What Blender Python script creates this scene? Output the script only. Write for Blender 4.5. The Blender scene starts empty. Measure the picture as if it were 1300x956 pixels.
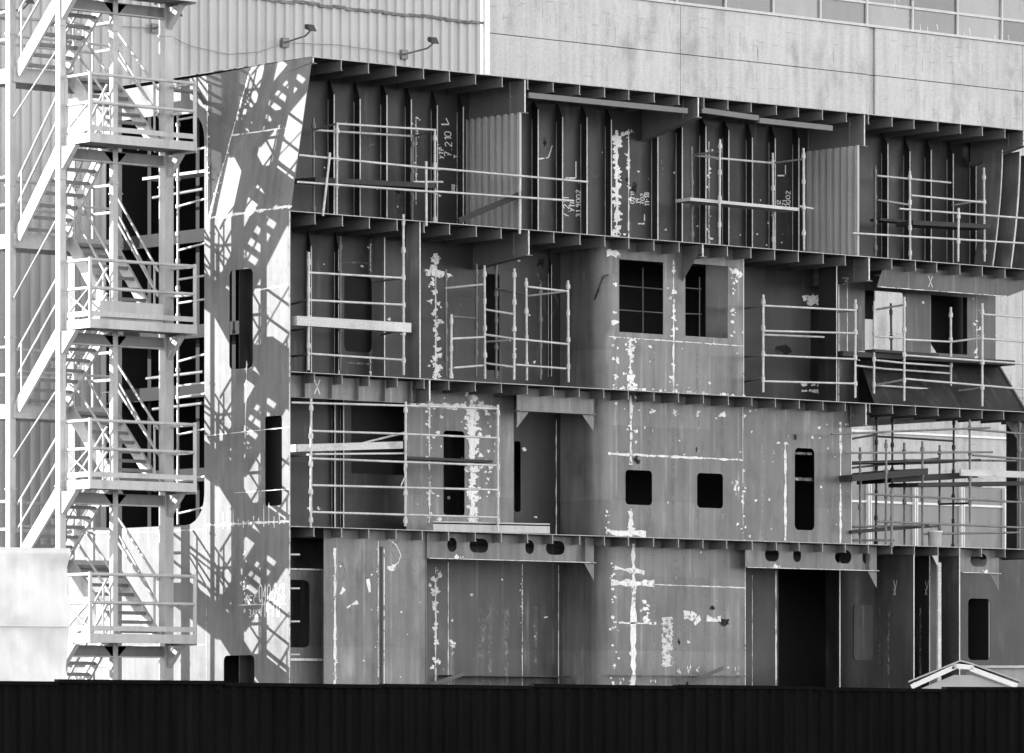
import bpy, bmesh, math, random
from mathutils import Vector, geometry
R_ = random.Random(7)
scene = bpy.context.scene
COL = scene.collection
rad = math.radians

# ------------------------------------------------------------------ camera model (world: X along the facade, Y into it, Z up)
FP = 6900.0                      # focal length in photo pixels (1300 wide)
CX, HOR = 650.0, 930.0           # principal column, horizon row
A = rad(49.4)
F = Vector((math.cos(A), math.sin(A), 0)); RT = Vector((math.sin(A), -math.cos(A), 0))
D0, EYE = 97.0, 1.6
CAM = -D0 * F + ((CX - 368) / FP * D0) * RT
CAM.z = EYE

def X_at(px, Y):
    t = (px - CX) / FP
    return CAM.x - (Y - CAM.y) * (RT.y - t * F.y) / (RT.x - t * F.x)
def Y_at(px, X):
    t = (px - CX) / FP
    return CAM.y - (X - CAM.x) * (RT.x - t * F.x) / (RT.y - t * F.y)
def depth(X, Y): return (X - CAM.x) * F.x + (Y - CAM.y) * F.y
def Z_at(py, X, Y): return EYE + (HOR - py) * depth(X, Y) / FP
def P(px, py, Y):
    X = X_at(px, Y); return Vector((X, Y, Z_at(py, X, Y)))
def Q(px, py, X):
    Y = Y_at(px, X); return Vector((X, Y, Z_at(py, X, Y)))

# ------------------------------------------------------------------ materials (all neutral greys: the photo is black and white)
def node_mat(name, base, large=.25, streak=.2, fine=.12, rough=.6, bump=.0, metal=0.0, lights=0.0, spec=.35, sscale=(5, 5, .35), lscale=.9, dirt=0.0, plates=0.0, ribs=0.0, cover=None):
    m = bpy.data.materials.new(name); m.use_nodes = True
    nt = m.node_tree; N = nt.nodes; L = nt.links
    b = N['Principled BSDF']
    tc = N.new('ShaderNodeTexCoord')
    def noise(scale3, sc, det=4, w=0):
        mp = N.new('ShaderNodeMapping'); mp.inputs['Scale'].default_value = scale3
        mp.inputs['Location'].default_value = (w, w * .7, w * 1.3)
        L.new(tc.outputs['Object'], mp.inputs['Vector'])
        n = N.new('ShaderNodeTexNoise'); n.inputs['Scale'].default_value = sc; n.inputs['Detail'].default_value = det
        L.new(mp.outputs[0], n.inputs['Vector']); return n.outputs['Fac']
    def math_(op, a, b_=None, c=None):
        n = N.new('ShaderNodeMath'); n.operation = op
        for i, v in enumerate((a, b_, c)):
            if v is None: continue
            if isinstance(v, (int, float)): n.inputs[i].default_value = v
            else: L.new(v, n.inputs[i])
        return n.outputs[0]
    def ramp(v, lo, hi):
        n = N.new('ShaderNodeMapRange'); n.inputs['From Min'].default_value = lo; n.inputs['From Max'].default_value = hi
        L.new(v, n.inputs['Value']); return n.outputs[0]
    seed = R_.uniform(0, 50)
    n1 = noise((1, 1, 1), lscale, 5, seed); n2 = noise(sscale, 1.6, 4, seed + 9); n3 = noise((1, 1, 1), 28, 3, seed + 3)
    v = math_('MULTIPLY_ADD', math_('SUBTRACT', n1, .5), large * 2.6, 1.0)
    v = math_('ADD', v, math_('MULTIPLY', math_('SUBTRACT', n2, .5), streak * 2.6))
    v = math_('ADD', v, math_('MULTIPLY', math_('SUBTRACT', n3, .5), fine * 2.6))
    v = math_('MULTIPLY', v, base)
    if lights:
        n4 = noise((4.2, 4.2, .55), 1.1, 6, seed + 21)
        n5 = noise((1, 1, 1), 1.1, 3, seed + 33)
        s = math_('MULTIPLY', ramp(n4, .56, .74), ramp(n5, .42, .62))
        v = math_('ADD', v, math_('MULTIPLY', s, lights))
    if dirt:
        n6 = noise((1, 1, .5), 2.3, 8, seed + 41)
        v = math_('MULTIPLY', v, math_('SUBTRACT', 1.0, math_('MULTIPLY', ramp(n6, .55, .75), dirt)))
    if plates or ribs:
        sp = N.new('ShaderNodeSeparateXYZ'); L.new(tc.outputs['Object'], sp.inputs[0])
    if plates:
        cb = N.new('ShaderNodeCombineXYZ')
        for i, (o, d) in enumerate((('X', 2.52), ('Y', 3.1), ('Z', 1.42))):
            L.new(math_('FLOOR', math_('DIVIDE', math_('ADD', sp.outputs[o], .37 * (i + 1)), d)), cb.inputs[i])
        wn = N.new('ShaderNodeTexWhiteNoise'); L.new(cb.outputs[0], wn.inputs['Vector'])
        v = math_('MULTIPLY', v, math_('MULTIPLY_ADD', math_('SUBTRACT', wn.outputs['Value'], .5), plates * 2, 1.0))
    if ribs:
        ph = math_('FRACT', math_('DIVIDE', math_('ADD', sp.outputs['X'], 6.0 - X0F + 63.0 + .2), .63))
        ln = ramp(math_('ABSOLUTE', math_('SUBTRACT', ph, .5)), .055, .015)
        v = math_('ADD', v, math_('MULTIPLY', math_('MULTIPLY', ln, ramp(noise((2, 2, 1), 1.3, 6, seed + 77), .40, .62)), ribs))
    v = math_('MAXIMUM', v, .004)
    L.new(v, b.inputs['Base Color'])
    if cover:
        nc = noise((1, 1, 1), cover[0], 5, seed + 61); nd = noise((1, 1, .3), cover[0] * .3, 4, seed + 67)
        L.new(ramp(math_('ADD', math_('MULTIPLY', nc, .6), math_('MULTIPLY', nd, .4)), cover[1], cover[2]), b.inputs['Alpha'])
    rr = math_('MULTIPLY_ADD', math_('SUBTRACT', n1, .5), .35, rough)
    L.new(rr, b.inputs['Roughness'])
    b.inputs['Metallic'].default_value = metal
    b.inputs['Specular IOR Level'].default_value = spec
    if bump:
        n7 = noise((1, 1, 1), 1.7, 2, seed + 5)
        bp = N.new('ShaderNodeBump'); bp.inputs['Strength'].default_value = 1.0; bp.inputs['Distance'].default_value = bump
        L.new(math_('ADD', n7, math_('MULTIPLY', n3, .05)), bp.inputs['Height']); L.new(bp.outputs[0], b.inputs['Normal'])
    return m

M = {}
X0F = X_at(400, 0)
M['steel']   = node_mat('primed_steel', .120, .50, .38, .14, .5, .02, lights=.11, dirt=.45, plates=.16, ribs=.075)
M['steel_halfshade'] = node_mat('half_shaded_primed_steel', .048, .5, .4, .12, .5, .02, lights=.09, dirt=.45, plates=.16, ribs=.05)  # same primer, with part of the recess shade put into its colour
M['steel_shade'] = node_mat('shaded_primed_steel', .019, .36, .26, .14, .5, .012, lights=.05, dirt=.4, plates=.12)  # same primer again, recess and under-deck shade put into its colour
M['shell']   = node_mat('side_shell_steel', .105, .42, .34, .14, .5, .016, lights=.06, dirt=.45)
M['beam']    = node_mat('deck_beam_steel', .11, .3, .15, .15, .55)
M['corr']    = node_mat('corrugated_bulkhead_paint', .33, .15, .25, .08, .5)
M['edge']    = node_mat('pale_plate_edge', .5, .5, .2, .4, .6, sscale=(1, 1, 6))  # pale strips along plate front edges
M['rim']     = node_mat('cut_plate_edge', .30, .6, .2, .6, .6)
M['chalk']   = node_mat('white_primer_marks', .62, .3, .2, .3, .9, cover=(10, .37, .47))
M['void']    = node_mat('unlit_interior_steel', .018, .3, .1, .1, .9)  # interior darkness put into the base colour
M['white']   = node_mat('white_tower_paint', .36, .16, .16, .1, .5, dirt=.45, sscale=(8, 8, 1.2))
M['whiteg']  = node_mat('grey_tower_sheet', .17, .2, .15, .1, .6, dirt=.4)
M['tread']   = node_mat('stair_tread_steel', .15, .25, .1, .2, .6, dirt=.3)
M['pipe']    = node_mat('galvanised_tube', .38, .35, .1, .45, .45, spec=.5, lscale=4, sscale=(1, 1, 3))
M['piped']   = node_mat('dark_tube', .13, .4, .1, .5, .5, lscale=4, sscale=(1, 1, 3))  # darker tube grey, mostly on inner and cross tubes
M['board']   = node_mat('pale_timber_board', .42, .25, .1, .3, .75, sscale=(1.2, 20, 20), dirt=.3)
M['boardd']  = node_mat('dark_timber_board', .028, .3, .1, .3, .8, sscale=(1.2, 20, 20))
M['clad']    = node_mat('pale_trapezoid_cladding', .36, .10, .16, .04, .5, sscale=(3.2, 3.2, .08), dirt=.15)
M['trim']    = node_mat('cladding_trim', .66, .08, .12, .05, .5)
M['rust']    = node_mat('stained_flashing', .13, .6, .6, .5, .8, lscale=3)
M['conc']    = node_mat('board_marked_concrete', .41, .16, .22, .2, .85, lscale=.6, sscale=(4, 4, .22), dirt=.30)
M['lowclad'] = node_mat('grey_lower_cladding', .21, .18, .22, .06, .6, sscale=(2, 2, .3), dirt=.3)
M['frame'] = node_mat('window_bar_paint', .42, .2, .2, .1, .5)
M['joint']   = node_mat('dark_joint', .05, .3, .1, .1, .9)
M['glass_l'] = node_mat('hazy_light_pane', .17, .3, .25, .05, .25, spec=.5, sscale=(2, 2, .6))
M['glass_m'] = node_mat('hazy_mid_pane', .085, .3, .25, .05, .25, spec=.5, sscale=(2, 2, .6))
M['glass_d'] = node_mat('hazy_dark_pane', .045, .3, .25, .05, .25, spec=.5, sscale=(2, 2, .6))
M['tarp']    = node_mat('white_tarpaulin', .58, .14, .10, .03, .55, dirt=.1)
M['hut']     = node_mat('hut_panel', .33, .1, .12, .05, .6, dirt=.15)
M['hutw']    = node_mat('hut_white_trim', .6, .08, .06, .03, .5)
M['fence']   = node_mat('added_hoarding_black', .006, .3, .4, .2, .9, spec=.0)
M['lamp']    = node_mat('lamp_housing', .03, .2, .1, .1, .5)
M['ground']  = node_mat('quay_concrete', .09, .25, .0, .15, .9, lscale=.15, dirt=.3)

# ------------------------------------------------------------------ mesh builder
class MB:
    def __init__(s): s.v = []; s.f = []; s.m = []; s.s = []
    def add(s, vs, fs, mi=0, smooth=False):
        o = len(s.v); s.v += [tuple(v) for v in vs]
        for f in fs: s.f.append(tuple(i + o for i in f)); s.m.append(mi); s.s.append(smooth)
    def hexa(s, b, t, mi=0):
        s.add(list(b) + list(t), [(3, 2, 1, 0), (4, 5, 6, 7), (0, 1, 5, 4), (1, 2, 6, 5), (2, 3, 7, 6), (3, 0, 4, 7)], mi)
    def box(s, x0, x1, y0, y1, z0, z1, mi=0):
        s.hexa([(x0, y0, z0), (x1, y0, z0), (x1, y1, z0), (x0, y1, z0)], [(x0, y0, z1), (x1, y0, z1), (x1, y1, z1), (x0, y1, z1)], mi)
    def bar(s, p0, p1, w, h, mi=0, up=Vector((0, 0, 1))):
        p0, p1 = Vector(p0), Vector(p1); d = (p1 - p0).normalized()
        if abs(d.dot(up)) > .98: up = Vector((0, 1, 0))
        a = d.cross(up).normalized(); b = a.cross(d)
        c = [a * (-w / 2) + b * (-h / 2), a * (w / 2) + b * (-h / 2), a * (w / 2) + b * (h / 2), a * (-w / 2) + b * (h / 2)]
        s.hexa([p0 + q for q in c], [p1 + q for q in c], mi)
    def tube(s, p0, p1, r, n=8, mi=0):
        p0, p1 = Vector(p0), Vector(p1); d = (p1 - p0).normalized()
        up = Vector((0, 0, 1)) if abs(d.z) < .95 else Vector((0, 1, 0))
        a = d.cross(up).normalized(); b = a.cross(d)
        ring = [a * math.cos(2 * math.pi * i / n) * r + b * math.sin(2 * math.pi * i / n) * r for i in range(n)]
        s.add([p0 + q for q in ring] + [p1 + q for q in ring], [(i, (i + 1) % n, n + (i + 1) % n, n + i) for i in range(n)], mi, True)
        s.add([p0 + q for q in ring], [tuple(range(n))[::-1]], mi); s.add([p1 + q for q in ring], [tuple(range(n))], mi)
    def path(s, pts, r, n=6, mi=0):
        for a, b in zip(pts, pts[1:]): s.tube(a, b, r, n, mi)
    def panel(s, fm, outer, holes=(), t=.012, mi=0, rim=None):
        loops = [outer] + list(holes)
        flat = [p for l in loops for p in l]
        tris = geometry.tessellate_polygon([[Vector((u, v, 0)) for u, v in l] for l in loops])
        n = len(flat)
        s.add([fm(u, v, 0) for u, v in flat] + [fm(u, v, -t) for u, v in flat],
              [tuple(x) for x in tris] + [tuple(i + n for i in x)[::-1] for x in tris], mi)
        k = 0
        for li, l in enumerate(loops):
            c = len(l)
            vs = [fm(u, v, 0) for u, v in l] + [fm(u, v, -t) for u, v in l]
            s.add(vs, [(i, (i + 1) % c, c + (i + 1) % c, c + i) for i in range(c)], mi if rim is None or li == 0 else rim)
    def quad(s, a, b, c, d, mi=0): s.add([a, b, c, d], [(0, 1, 2, 3)], mi)
    def ribbon(s, fm, pts, w, mi=1, o=.004, jit=0):
        for (u0, v0), (u1, v1) in zip(pts, pts[1:]):
            L = math.hypot(u1 - u0, v1 - v0) or 1e-6
            nu, nv = -(v1 - v0) / L * w / 2, (u1 - u0) / L * w / 2
            k = max(1, int(L / .12)) if jit else 1
            prev = None
            for i in range(k + 1):
                f = i / k; ww = 1 + (R_.uniform(-jit, jit) if jit else 0); q = R_.uniform(-jit, jit) * .5 if jit else 0
                u, v = u0 + (u1 - u0) * f + nu * q, v0 + (v1 - v0) * f + nv * q
                cur = (fm(u + nu * ww, v + nv * ww, o), fm(u - nu * ww, v - nv * ww, o))
                q = (cur[0] + cur[1]) / 2
                if jit and any(abs(q.y - h[0]) < .03 and h[1] < q.x < h[2] and h[3] < q.z < h[4] for h in HOLES): prev = None; continue
                if prev: s.add([prev[0], prev[1], cur[1], cur[0]], [(0, 1, 2, 3)], mi)
                prev = cur
    def flake(s, fm, u, v, r, mi=1, o=.005, ax=1.5):
        n = R_.randint(7, 11); ph = R_.uniform(0, 6); r *= .68
        q = fm(u, v, 0)
        if any(abs(q.y - h[0]) < .01 and h[1] - r < q.x < h[2] + r and h[3] - r < q.z < h[4] + r for h in HOLES): return
        pts = []
        for i in range(n):
            q = r * R_.uniform(.3, 1.3); a = ph + 2 * math.pi * i / n
            pts.append(fm(u + q * ax * math.cos(a), v + q * math.sin(a), o))
        c = fm(u, v, o)
        s.add([c] + pts, [(0, 1 + i, 1 + (i + 1) % n) for i in range(n)], mi)
    def flakes(s, fm, u0, v0, u1, v1, n, r, spread, mi=1, ax=1.5):
        for i in range(n):
            f = R_.random()
            s.flake(fm, u0 + (u1 - u0) * f + R_.gauss(0, spread), v0 + (v1 - v0) * f + R_.uniform(-spread, spread) * .5, r * R_.uniform(.35, 1.3), mi, .004 + R_.uniform(0, .004), ax)
    def weld(s, fm, u0, v0, u1, v1, w=.03, n=0, r=.06, spread=.06, mi=1):
        s.ribbon(fm, [(u0, v0), (u1, v1)], w, mi, .0035, .7)
        if n: s.flakes(fm, u0, v0, u1, v1, n, r, spread, mi)
    def text(s, fm, txt, u, v, h, ang=0, mi=1, w=.018, su=1, sx=1):
        if mi == 1: mi = 3
        ca, sa = math.cos(ang), math.sin(ang); x = 0
        for ch in txt:
            g = GLYPH.get(ch)
            if g:
                jx, jy = R_.uniform(-.04, .04), R_.uniform(-.05, .05)
                for pl in g:
                    pts = []
                    for gx, gy in pl:
                        px, py = (x + (gx + jx) * .62) * h * sx, (gy + jy) * h
                        pts.append((u + su * (px * ca - py * sa), v + px * sa + py * ca))
                    s.ribbon(fm, pts, w, mi, .0045)
            x += .42 if ch in ' .-1' else .72
    def build(s, name, mats, parent=None, loc=None):
        me = bpy.data.meshes.new(name)
        base = Vector(parent_loc(parent)) if parent else Vector(loc or (0, 0, 0))
        me.from_pydata([Vector(v) - base for v in s.v], [], s.f)
        for m in (mats if isinstance(mats, (list, tuple)) else [mats]): me.materials.append(m)
        me.polygons.foreach_set('material_index', s.m); me.polygons.foreach_set('use_smooth', s.s)
        me.update()
        o = bpy.data.objects.new(name, me); COL.objects.link(o)
        if parent: o.parent = parent
        else: o.location = base
        return o
def parent_loc(p):
    l = Vector((0, 0, 0))
    while p: l += p.location; p = p.parent
    return l
GLYPH = {
 '0': [[(.5, 0), (.1, .2), (.1, .8), (.5, 1), (.9, .8), (.9, .2), (.5, 0)]], '1': [[(.2, .75), (.5, 1), (.5, 0)]],
 '2': [[(.1, .8), (.5, 1), (.9, .75), (.1, 0), (.9, 0)]], '3': [[(.1, .9), (.5, 1), (.85, .75), (.4, .55), (.9, .3), (.5, 0), (.1, .1)]],
 '4': [[(.7, 0), (.7, 1), (.1, .35), (.9, .35)]], '5': [[(.9, 1), (.2, 1), (.15, .55), (.8, .5), (.8, .1), (.1, 0)]],
 '6': [[(.8, 1), (.2, .6), (.1, .2), (.5, 0), (.9, .25), (.5, .5), (.1, .3)]], '7': [[(.1, 1), (.9, 1), (.4, 0)], [(.3, .5), (.8, .5)]],
 '8': [[(.5, .5), (.15, .75), (.5, 1), (.85, .75), (.5, .5), (.1, .25), (.5, 0), (.9, .25), (.5, .5)]], '9': [[(.85, .6), (.4, .5), (.15, .75), (.5, 1), (.85, .75), (.7, 0)]],
 '-': [[(.1, .5), (.5, .5)]], '.': [[(.2, 0), (.3, .06)]], 'П': [[(.1, 0), (.1, 1), (.9, 1), (.9, 0)]], 'Е': [[(.9, 1), (.1, 1), (.1, 0), (.9, 0)], [(.1, .5), (.7, .5)]],
 'С': [[(.9, .9), (.4, 1), (.1, .5), (.4, 0), (.9, .1)]], 'З': [[(.1, .9), (.5, 1), (.85, .75), (.4, .55), (.9, .3), (.5, 0), (.1, .1)]],
 'А': [[(.05, 0), (.5, 1), (.95, 0)], [(.25, .4), (.75, .4)]], 'К': [[(.1, 0), (.1, 1)], [(.9, 1), (.1, .5), (.9, 0)]],
 'X': [[(.1, 0), (.9, 1)], [(.1, 1), (.9, 0)]], 'M': [[(0, 0), (.15, 1), (.5, .4), (.85, 1), (1, 0)]], 'У': [[(.1, 1), (.5, .5)], [(.9, 1), (.3, 0)]],
 'Т': [[(.1, 1), (.9, 1)], [(.5, 1), (.5, 0)]], 'Р': [[(.1, 0), (.1, 1), (.8, .9), (.8, .6), (.1, .5)]], 'V': [[(.1, 1), (.5, 0), (.9, 1)]], 'N': [[(.1, 0), (.1, 1), (.9, 0), (.9, 1)]],
}
def rrect(x0, x1, z0, z1, r=.08, n=4):
    if r <= 0: return [(x0, z0), (x1, z0), (x1, z1), (x0, z1)]
    r = min(r, (x1 - x0) / 2.01, (z1 - z0) / 2.01); pts = []
    for cx, cz, a0 in ((x1 - r, z0 + r, -90), (x1 - r, z1 - r, 0), (x0 + r, z1 - r, 90), (x0 + r, z0 + r, 180)):
        for i in range(n + 1):
            a = rad(a0 + 90 * i / n); pts.append((cx + r * math.cos(a), cz + r * math.sin(a)))
    return pts
def fm(Y): return lambda u, v, o: Vector((u, Y - o, v))
def sm(X): return lambda u, v, o: Vector((X - o, u, v))
HOLES = []
def fhole(x0, y0, x1, y1, Y, r=.08):
    a = P(x0, (y0 + y1) / 2, Y); b = P(x1, (y0 + y1) / 2, Y); c = ((x0 + x1) / 2)
    HOLES.append((Y, a.x - .03, b.x + .03, P(c, y1, Y).z - .03, P(c, y0, Y).z + .03))
    return rrect(a.x, b.x, P(c, y1, Y).z, P(c, y0, Y).z, r)
def shole(x0, y0, x1, y1, X, r=.1):
    c = (x0 + x1) / 2
    return rrect(Y_at(x1, X), Y_at(x0, X), Q(c, y1, X).z, Q(c, y0, X).z, r)

def thing(name, label, cat, loc, group=None):
    o = bpy.data.objects.new(name, None); COL.objects.link(o); o.location = loc; o.empty_display_size = .3
    return tag(o, label, cat, group)
def tag(o, label, cat, group=None):
    o['label'] = label; o['category'] = cat
    if group: o['group'] = group
    return o
def struct(o): o['kind'] = 'structure'; return o

# ------------------------------------------------------------------ ground
g = MB(); g.quad((-700, -700, 0), (900, -700, 0), (900, 900, 0), (-700, 900, 0))
struct(g.build('ground', M['ground']))

# ------------------------------------------------------------------ ship superstructure block
Z1, Z2, Z3, Z4 = 13.70, 10.91, 8.04, 5.28
YB, YW = 1.6, .5
XR = X_at(1345, 0)
ship = thing('ship_superstructure', 'dark primed steel ship superstructure block, four open decks high, under construction', 'ship block', (6, 1, 0))
def lean(v): return 0 if v < Z2 else .5 * (v - Z2) / (Z1 - Z2)

# decks with their cut beam ends
bm_ = MB()
def beam_mesh(L, h):
    b = MB(); b.box(-.006, .006, .012, L, -h, -.004); b.box(.006, .04, .014, L, -h, -h + .012)
    b.box(-.0062, .0062, .004, .011, -h, -.004, 1)  # end face paler than the web: its lit tone is put into the colour
    return b
FR = .63
X0F = X_at(400, 0)
frames = [X0F + FR * k for k in range(0, 40) if X0F + FR * k < XR - .1]
XG = {'a': X_at(666, 0), 'b': X_at(887, 0), 'c': X_at(1098, 0)}
for i, (z, xa, L) in enumerate(((Z1, .5, 1.56), (Z2, .02, 1.56), (Z3, .02, 1.3), (Z4, .02, 1.3))):
    d = MB()
    x = xa; n = 40
    if i == 0: d.box(xa, XR, 0, 7, z - .007, z + .007)
    else:
        d.box(xa, XR, 0, 2.3, z - .007, z + .007); d.box(1.0, XR, 2.3, 7, z - .0065, z + .0065)
    d.box(xa, XR, -.006, -.001, z - .006, z + .008, 1)
    dk = d.build('deck', [M['steel_shade'], M['rim']], ship)
    proto = None
    for k, fx in enumerate(frames):
        if i == 0 and k == 0: continue
        if i == 3 and (fx < X_at(475, 0) and k > 4): continue
        fx += R_.uniform(-.025, .025)
        if proto is None:
            b = beam_mesh(L, (.19, .20, .17, .17)[i]); b.v = [(x + fx, y, zz + z) for x, y, zz in b.v]
            proto = b.build('deck_beam', [M['beam'], M['rim']], dk); px0 = fx
        else:
            c = proto.copy(); COL.objects.link(c); c.parent = dk; c.location = Vector((fx - px0, 0, 0))

# side shell (sunlit, facing left)
s = MB(); S0 = sm(0)
YF = Y_at(262, 0)
win = [shole(291, 342, 321, 468, 0), shole(336, 528, 358, 642, 0, .06), shole(284, 832, 323, 880, 0)]
s.panel(S0, [(0, 0), (YF, 0), (YF, Z2), (0, Z2)], win, .014)
SL = lambda u, v, o: Vector((lean(v) - o, u, v))
YC = 1.76
s.panel(SL, [(0, Z2 + .001), (YF, Z2 + .001), (YC, Z1 - .02), (0, Z1)], [], .014)
s.add([(0, YF, Z2), (.5, YC, Z1 - .02), (0, YF, 13.55)], [(0, 1, 2)])
op = rrect(YF + .06, 6.5, 5.39, 12.95, .55, 6)
s.panel(S0, [(YF, 0), (7, 0), (7, 13.5), (YF, 13.55)], [op], .014)
# weld seams and marks on the shell
s.weld(S0, .02, 5.37, YF, 5.37, .035, 26, .03, .04)
for k in range(14): s.ribbon(S0, [(.15 + k * .15, 5.30 + R_.uniform(-.05, .03)), (.15 + k * .15, 5.62 + R_.uniform(-.2, .1))], .02, 1, .004, .6)
s.weld(S0, .02, 5.95, 1.6, 5.93, .012); s.weld(SL, 0, 12.45, YF - .2, 12.45, .02, 10, .02, .03); s.weld(SL, 0, 11.0, YF - .1, 10.95, .035, 24, .06, .06)
s.weld(SL, YF - .05, Z2, YC + .03, Z1 - .1, .025, 40, .035, .03); s.weld(S0, .05, 9.6, 1.0, 9.55, .02, 5, .03, .03)
s.weld(S0, YF - .03, Z2, YF - .03, 13.4, .015, 16, .03, .03); s.weld(S0, 0.02, 7.05, YF, 7.0, .018); s.weld(S0, 1.3, 6.9, 1.25, 8.3, .025, 6, .04, .05); s.weld(S0, .1, 3.9, 1.5, 3.9, .01)
s.weld(S0, YF, 3.2, 5.5, 3.2, .01); s.weld(S0, YF, 5.3, 6.5, 5.3, .01, 10, .02, .02)
s.weld(S0, YF, 0.1, YF, 5.3, .008)
s.flakes(S0, 1.35, 4.9, 1.3, 3.9, 14, .07, .07, 1, .7)
p = Q(329, 765, 0); s.text(S0, '040-268', p.y, p.z, .33, 0, 1, .024, -1, .5)
p = Q(330, 783, 0); s.text(S0, '714-717', p.y, p.z, .30, 0, 1, .024, -1, .5)
p = Q(312, 768, 0); s.text(S0, 'ПЕС', p.y, p.z, .16, 0, 1, .018, -1)
p = Q(316, 784, 0); s.text(S0, 'ЗАК', p.y, p.z, .14, 0, 1, .018, -1)
s.box(-.001, .02, 0.004, .02, 0, Z2, 1)
s.build('side_shell', [M['shell'], M['chalk'], M['chalk'], M.setdefault('paint', node_mat('white_chalk_writing', .6, .2, .1, .3, .9))], ship)

# added dark sheets inside: block leaking sun and make openings read black
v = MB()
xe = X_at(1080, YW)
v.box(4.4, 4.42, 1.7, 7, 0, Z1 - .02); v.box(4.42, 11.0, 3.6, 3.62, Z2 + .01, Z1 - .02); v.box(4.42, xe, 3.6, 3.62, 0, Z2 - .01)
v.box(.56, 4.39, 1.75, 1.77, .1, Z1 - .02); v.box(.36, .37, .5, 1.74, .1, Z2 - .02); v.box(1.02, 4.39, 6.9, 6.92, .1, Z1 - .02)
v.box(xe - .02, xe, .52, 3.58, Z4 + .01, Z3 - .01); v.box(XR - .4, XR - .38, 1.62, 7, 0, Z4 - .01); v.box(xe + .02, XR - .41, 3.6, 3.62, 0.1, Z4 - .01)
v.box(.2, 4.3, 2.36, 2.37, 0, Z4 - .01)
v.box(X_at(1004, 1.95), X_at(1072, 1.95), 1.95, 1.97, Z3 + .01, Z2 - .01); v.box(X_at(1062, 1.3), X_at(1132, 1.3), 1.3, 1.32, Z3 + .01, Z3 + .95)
v.build('added_dark_backing', M['void'], ship)

def stiffeners(lst, zb, zt, Y=YB, dep=.17, name='stiffener', edge=.012):
    for px in lst:
        x = X_at(px, Y - dep); m = MB()
        a = R_.uniform(.0, .18)
        m.hexa([(x - .006, Y - dep, zb), (x + .006, Y - dep, zb), (x + .006, Y, zb), (x - .006, Y, zb)],
               [(x - .006, Y - dep, zt - .3 - a), (x + .006, Y - dep, zt - .3 - a), (x + .006, Y, zt - .05), (x - .006, Y, zt - .05)])
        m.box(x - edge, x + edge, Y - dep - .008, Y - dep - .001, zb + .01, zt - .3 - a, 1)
        # weld line at the foot of the bar
        m.box(x - .012, x - .0065, Y - .012, Y - .001, zb + .01, zt - .5, 1)
        m.build(name, [M['steel_shade'], M['edge']], ship)
def patchwork(m, Y, x0, x1, z0, z1, n=10, r=.05):
    for i in range(n): m.flake(fm(Y), R_.uniform(x0, x1), R_.uniform(z0, z1), r * R_.uniform(.3, 1.2), 1, .004, R_.uniform(.5, 2))
def scribble(m, Y, px, py, sz, n=1):
    for _ in range(n):
        p = P(px, py, Y); a = R_.uniform(0, 6); pts = []
        for i in range(R_.randint(5, 11)): pts.append((p.x + sz * math.cos(a) * R_.uniform(.6, 1.2), p.z + sz * 1.3 * math.sin(a))); a += .7
        m.ribbon(fm(Y), pts, .012, 2, .0045)
WM = lambda k: [M[k], M['chalk'], M['mark'], M['paint'], M['soot']]
M['soot'] = node_mat('burn_marks', .010, .3, .2, .4, .9, cover=(9, .40, .60))
def soot(m, Y, px, py, r, ax=1):
    q = P(px, py, Y)
    for k in range(3): m.flake(fm(Y), q.x + R_.uniform(-.3, .3) * r, q.z + R_.uniform(-.4, .4) * r, r * R_.uniform(.8, 1.3), 4, .0035 + .0006 * k, ax)
M['mark'] = node_mat('faint_chalk_scribble', .22, .3, .2, .4, .9, cover=(14, .42, .66))

# ---- row 1 (top storey)
w = MB(); f = fm(YB)
w.panel(f, [(.6, Z2), (X_at(1252, YB), Z2), (X_at(1252, YB), Z1), (.6, Z1)])
xs = X_at(798, YB); xq = X_at(778, YB)
w.weld(f, xs, Z2 + .05, xs, Z1 - .5, .03, 22, .05, .05)
w.weld(f, xq + .10, Z2 + .05, xq + .10, Z1 - .55, .06, 60, .08, .05)
w.weld(f, X_at(553, YB), Z2 + .4, X_at(553, YB), Z1 - .5, .02, 10, .03, .03); w.weld(f, X_at(900, YB), Z2 + .1, X_at(900, YB), Z1 - .6, .018, 22, .035, .05)
w.weld(f, X_at(528, YB), Z2 + .5, X_at(528, YB), Z1 - .7, .014, 14, .03, .04)
patchwork(w, YB, 1.5, 15, Z2 + .1, Z1 - .6, 46, .04)
for tx, ty, t_, hh in ((563, 190, 'УТР', .18), (573, 188, '7.210', .28), (583, 190, 'ТН М', .22), (577, 232, '502', .12), (583, 232, '616', .12)):
    q = P(tx, ty + 12, YB); w.text(f, t_, q.x, q.z, hh * .6, rad(90), 1, .017)
for tx, ty, t_, hh in ((722, 273, '7.211', .2), (729, 265, 'УТР', .15), (737, 272, '31 9002', .16), (805, 255, '0211', .14), (812, 255, '19', .14), (818, 256, '702', .14), (824, 258, '11-18', .16), (991, 257, '12', .14), (998, 258, '71', .14), (1003, 260, '0002', .16)):
    q = P(tx, ty + 4, YB); w.text(f, t_, q.x, q.z, hh * .75, rad(90), 1, .016)
for arr in (((566, 150), (570, 158), (560, 158)), ((731, 205), (731, 226), (718, 226)), ((818, 272), (818, 284), (810, 284)), ((997, 210), (997, 223), (987, 223)), ((683, 202), (696, 200), (701, 185))):
    w.ribbon(f, [(P(a, b, YB).x, P(a, b, YB).z) for a, b in arr], .026, 1, .0045)
for px, py in ((704, 195), (756, 215), (835, 215), (845, 222), (960, 212), (1060, 250), (1140, 215), (880, 265), (470, 170), (505, 260)): scribble(w, YB, px, py, R_.uniform(.08, .2), 1)
for q in ((805, 239, .14), (795, 228, .06), (1068, 262, .1), (690, 180, .08), (505, 245, .1)): soot(w, YB, *q)
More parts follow.
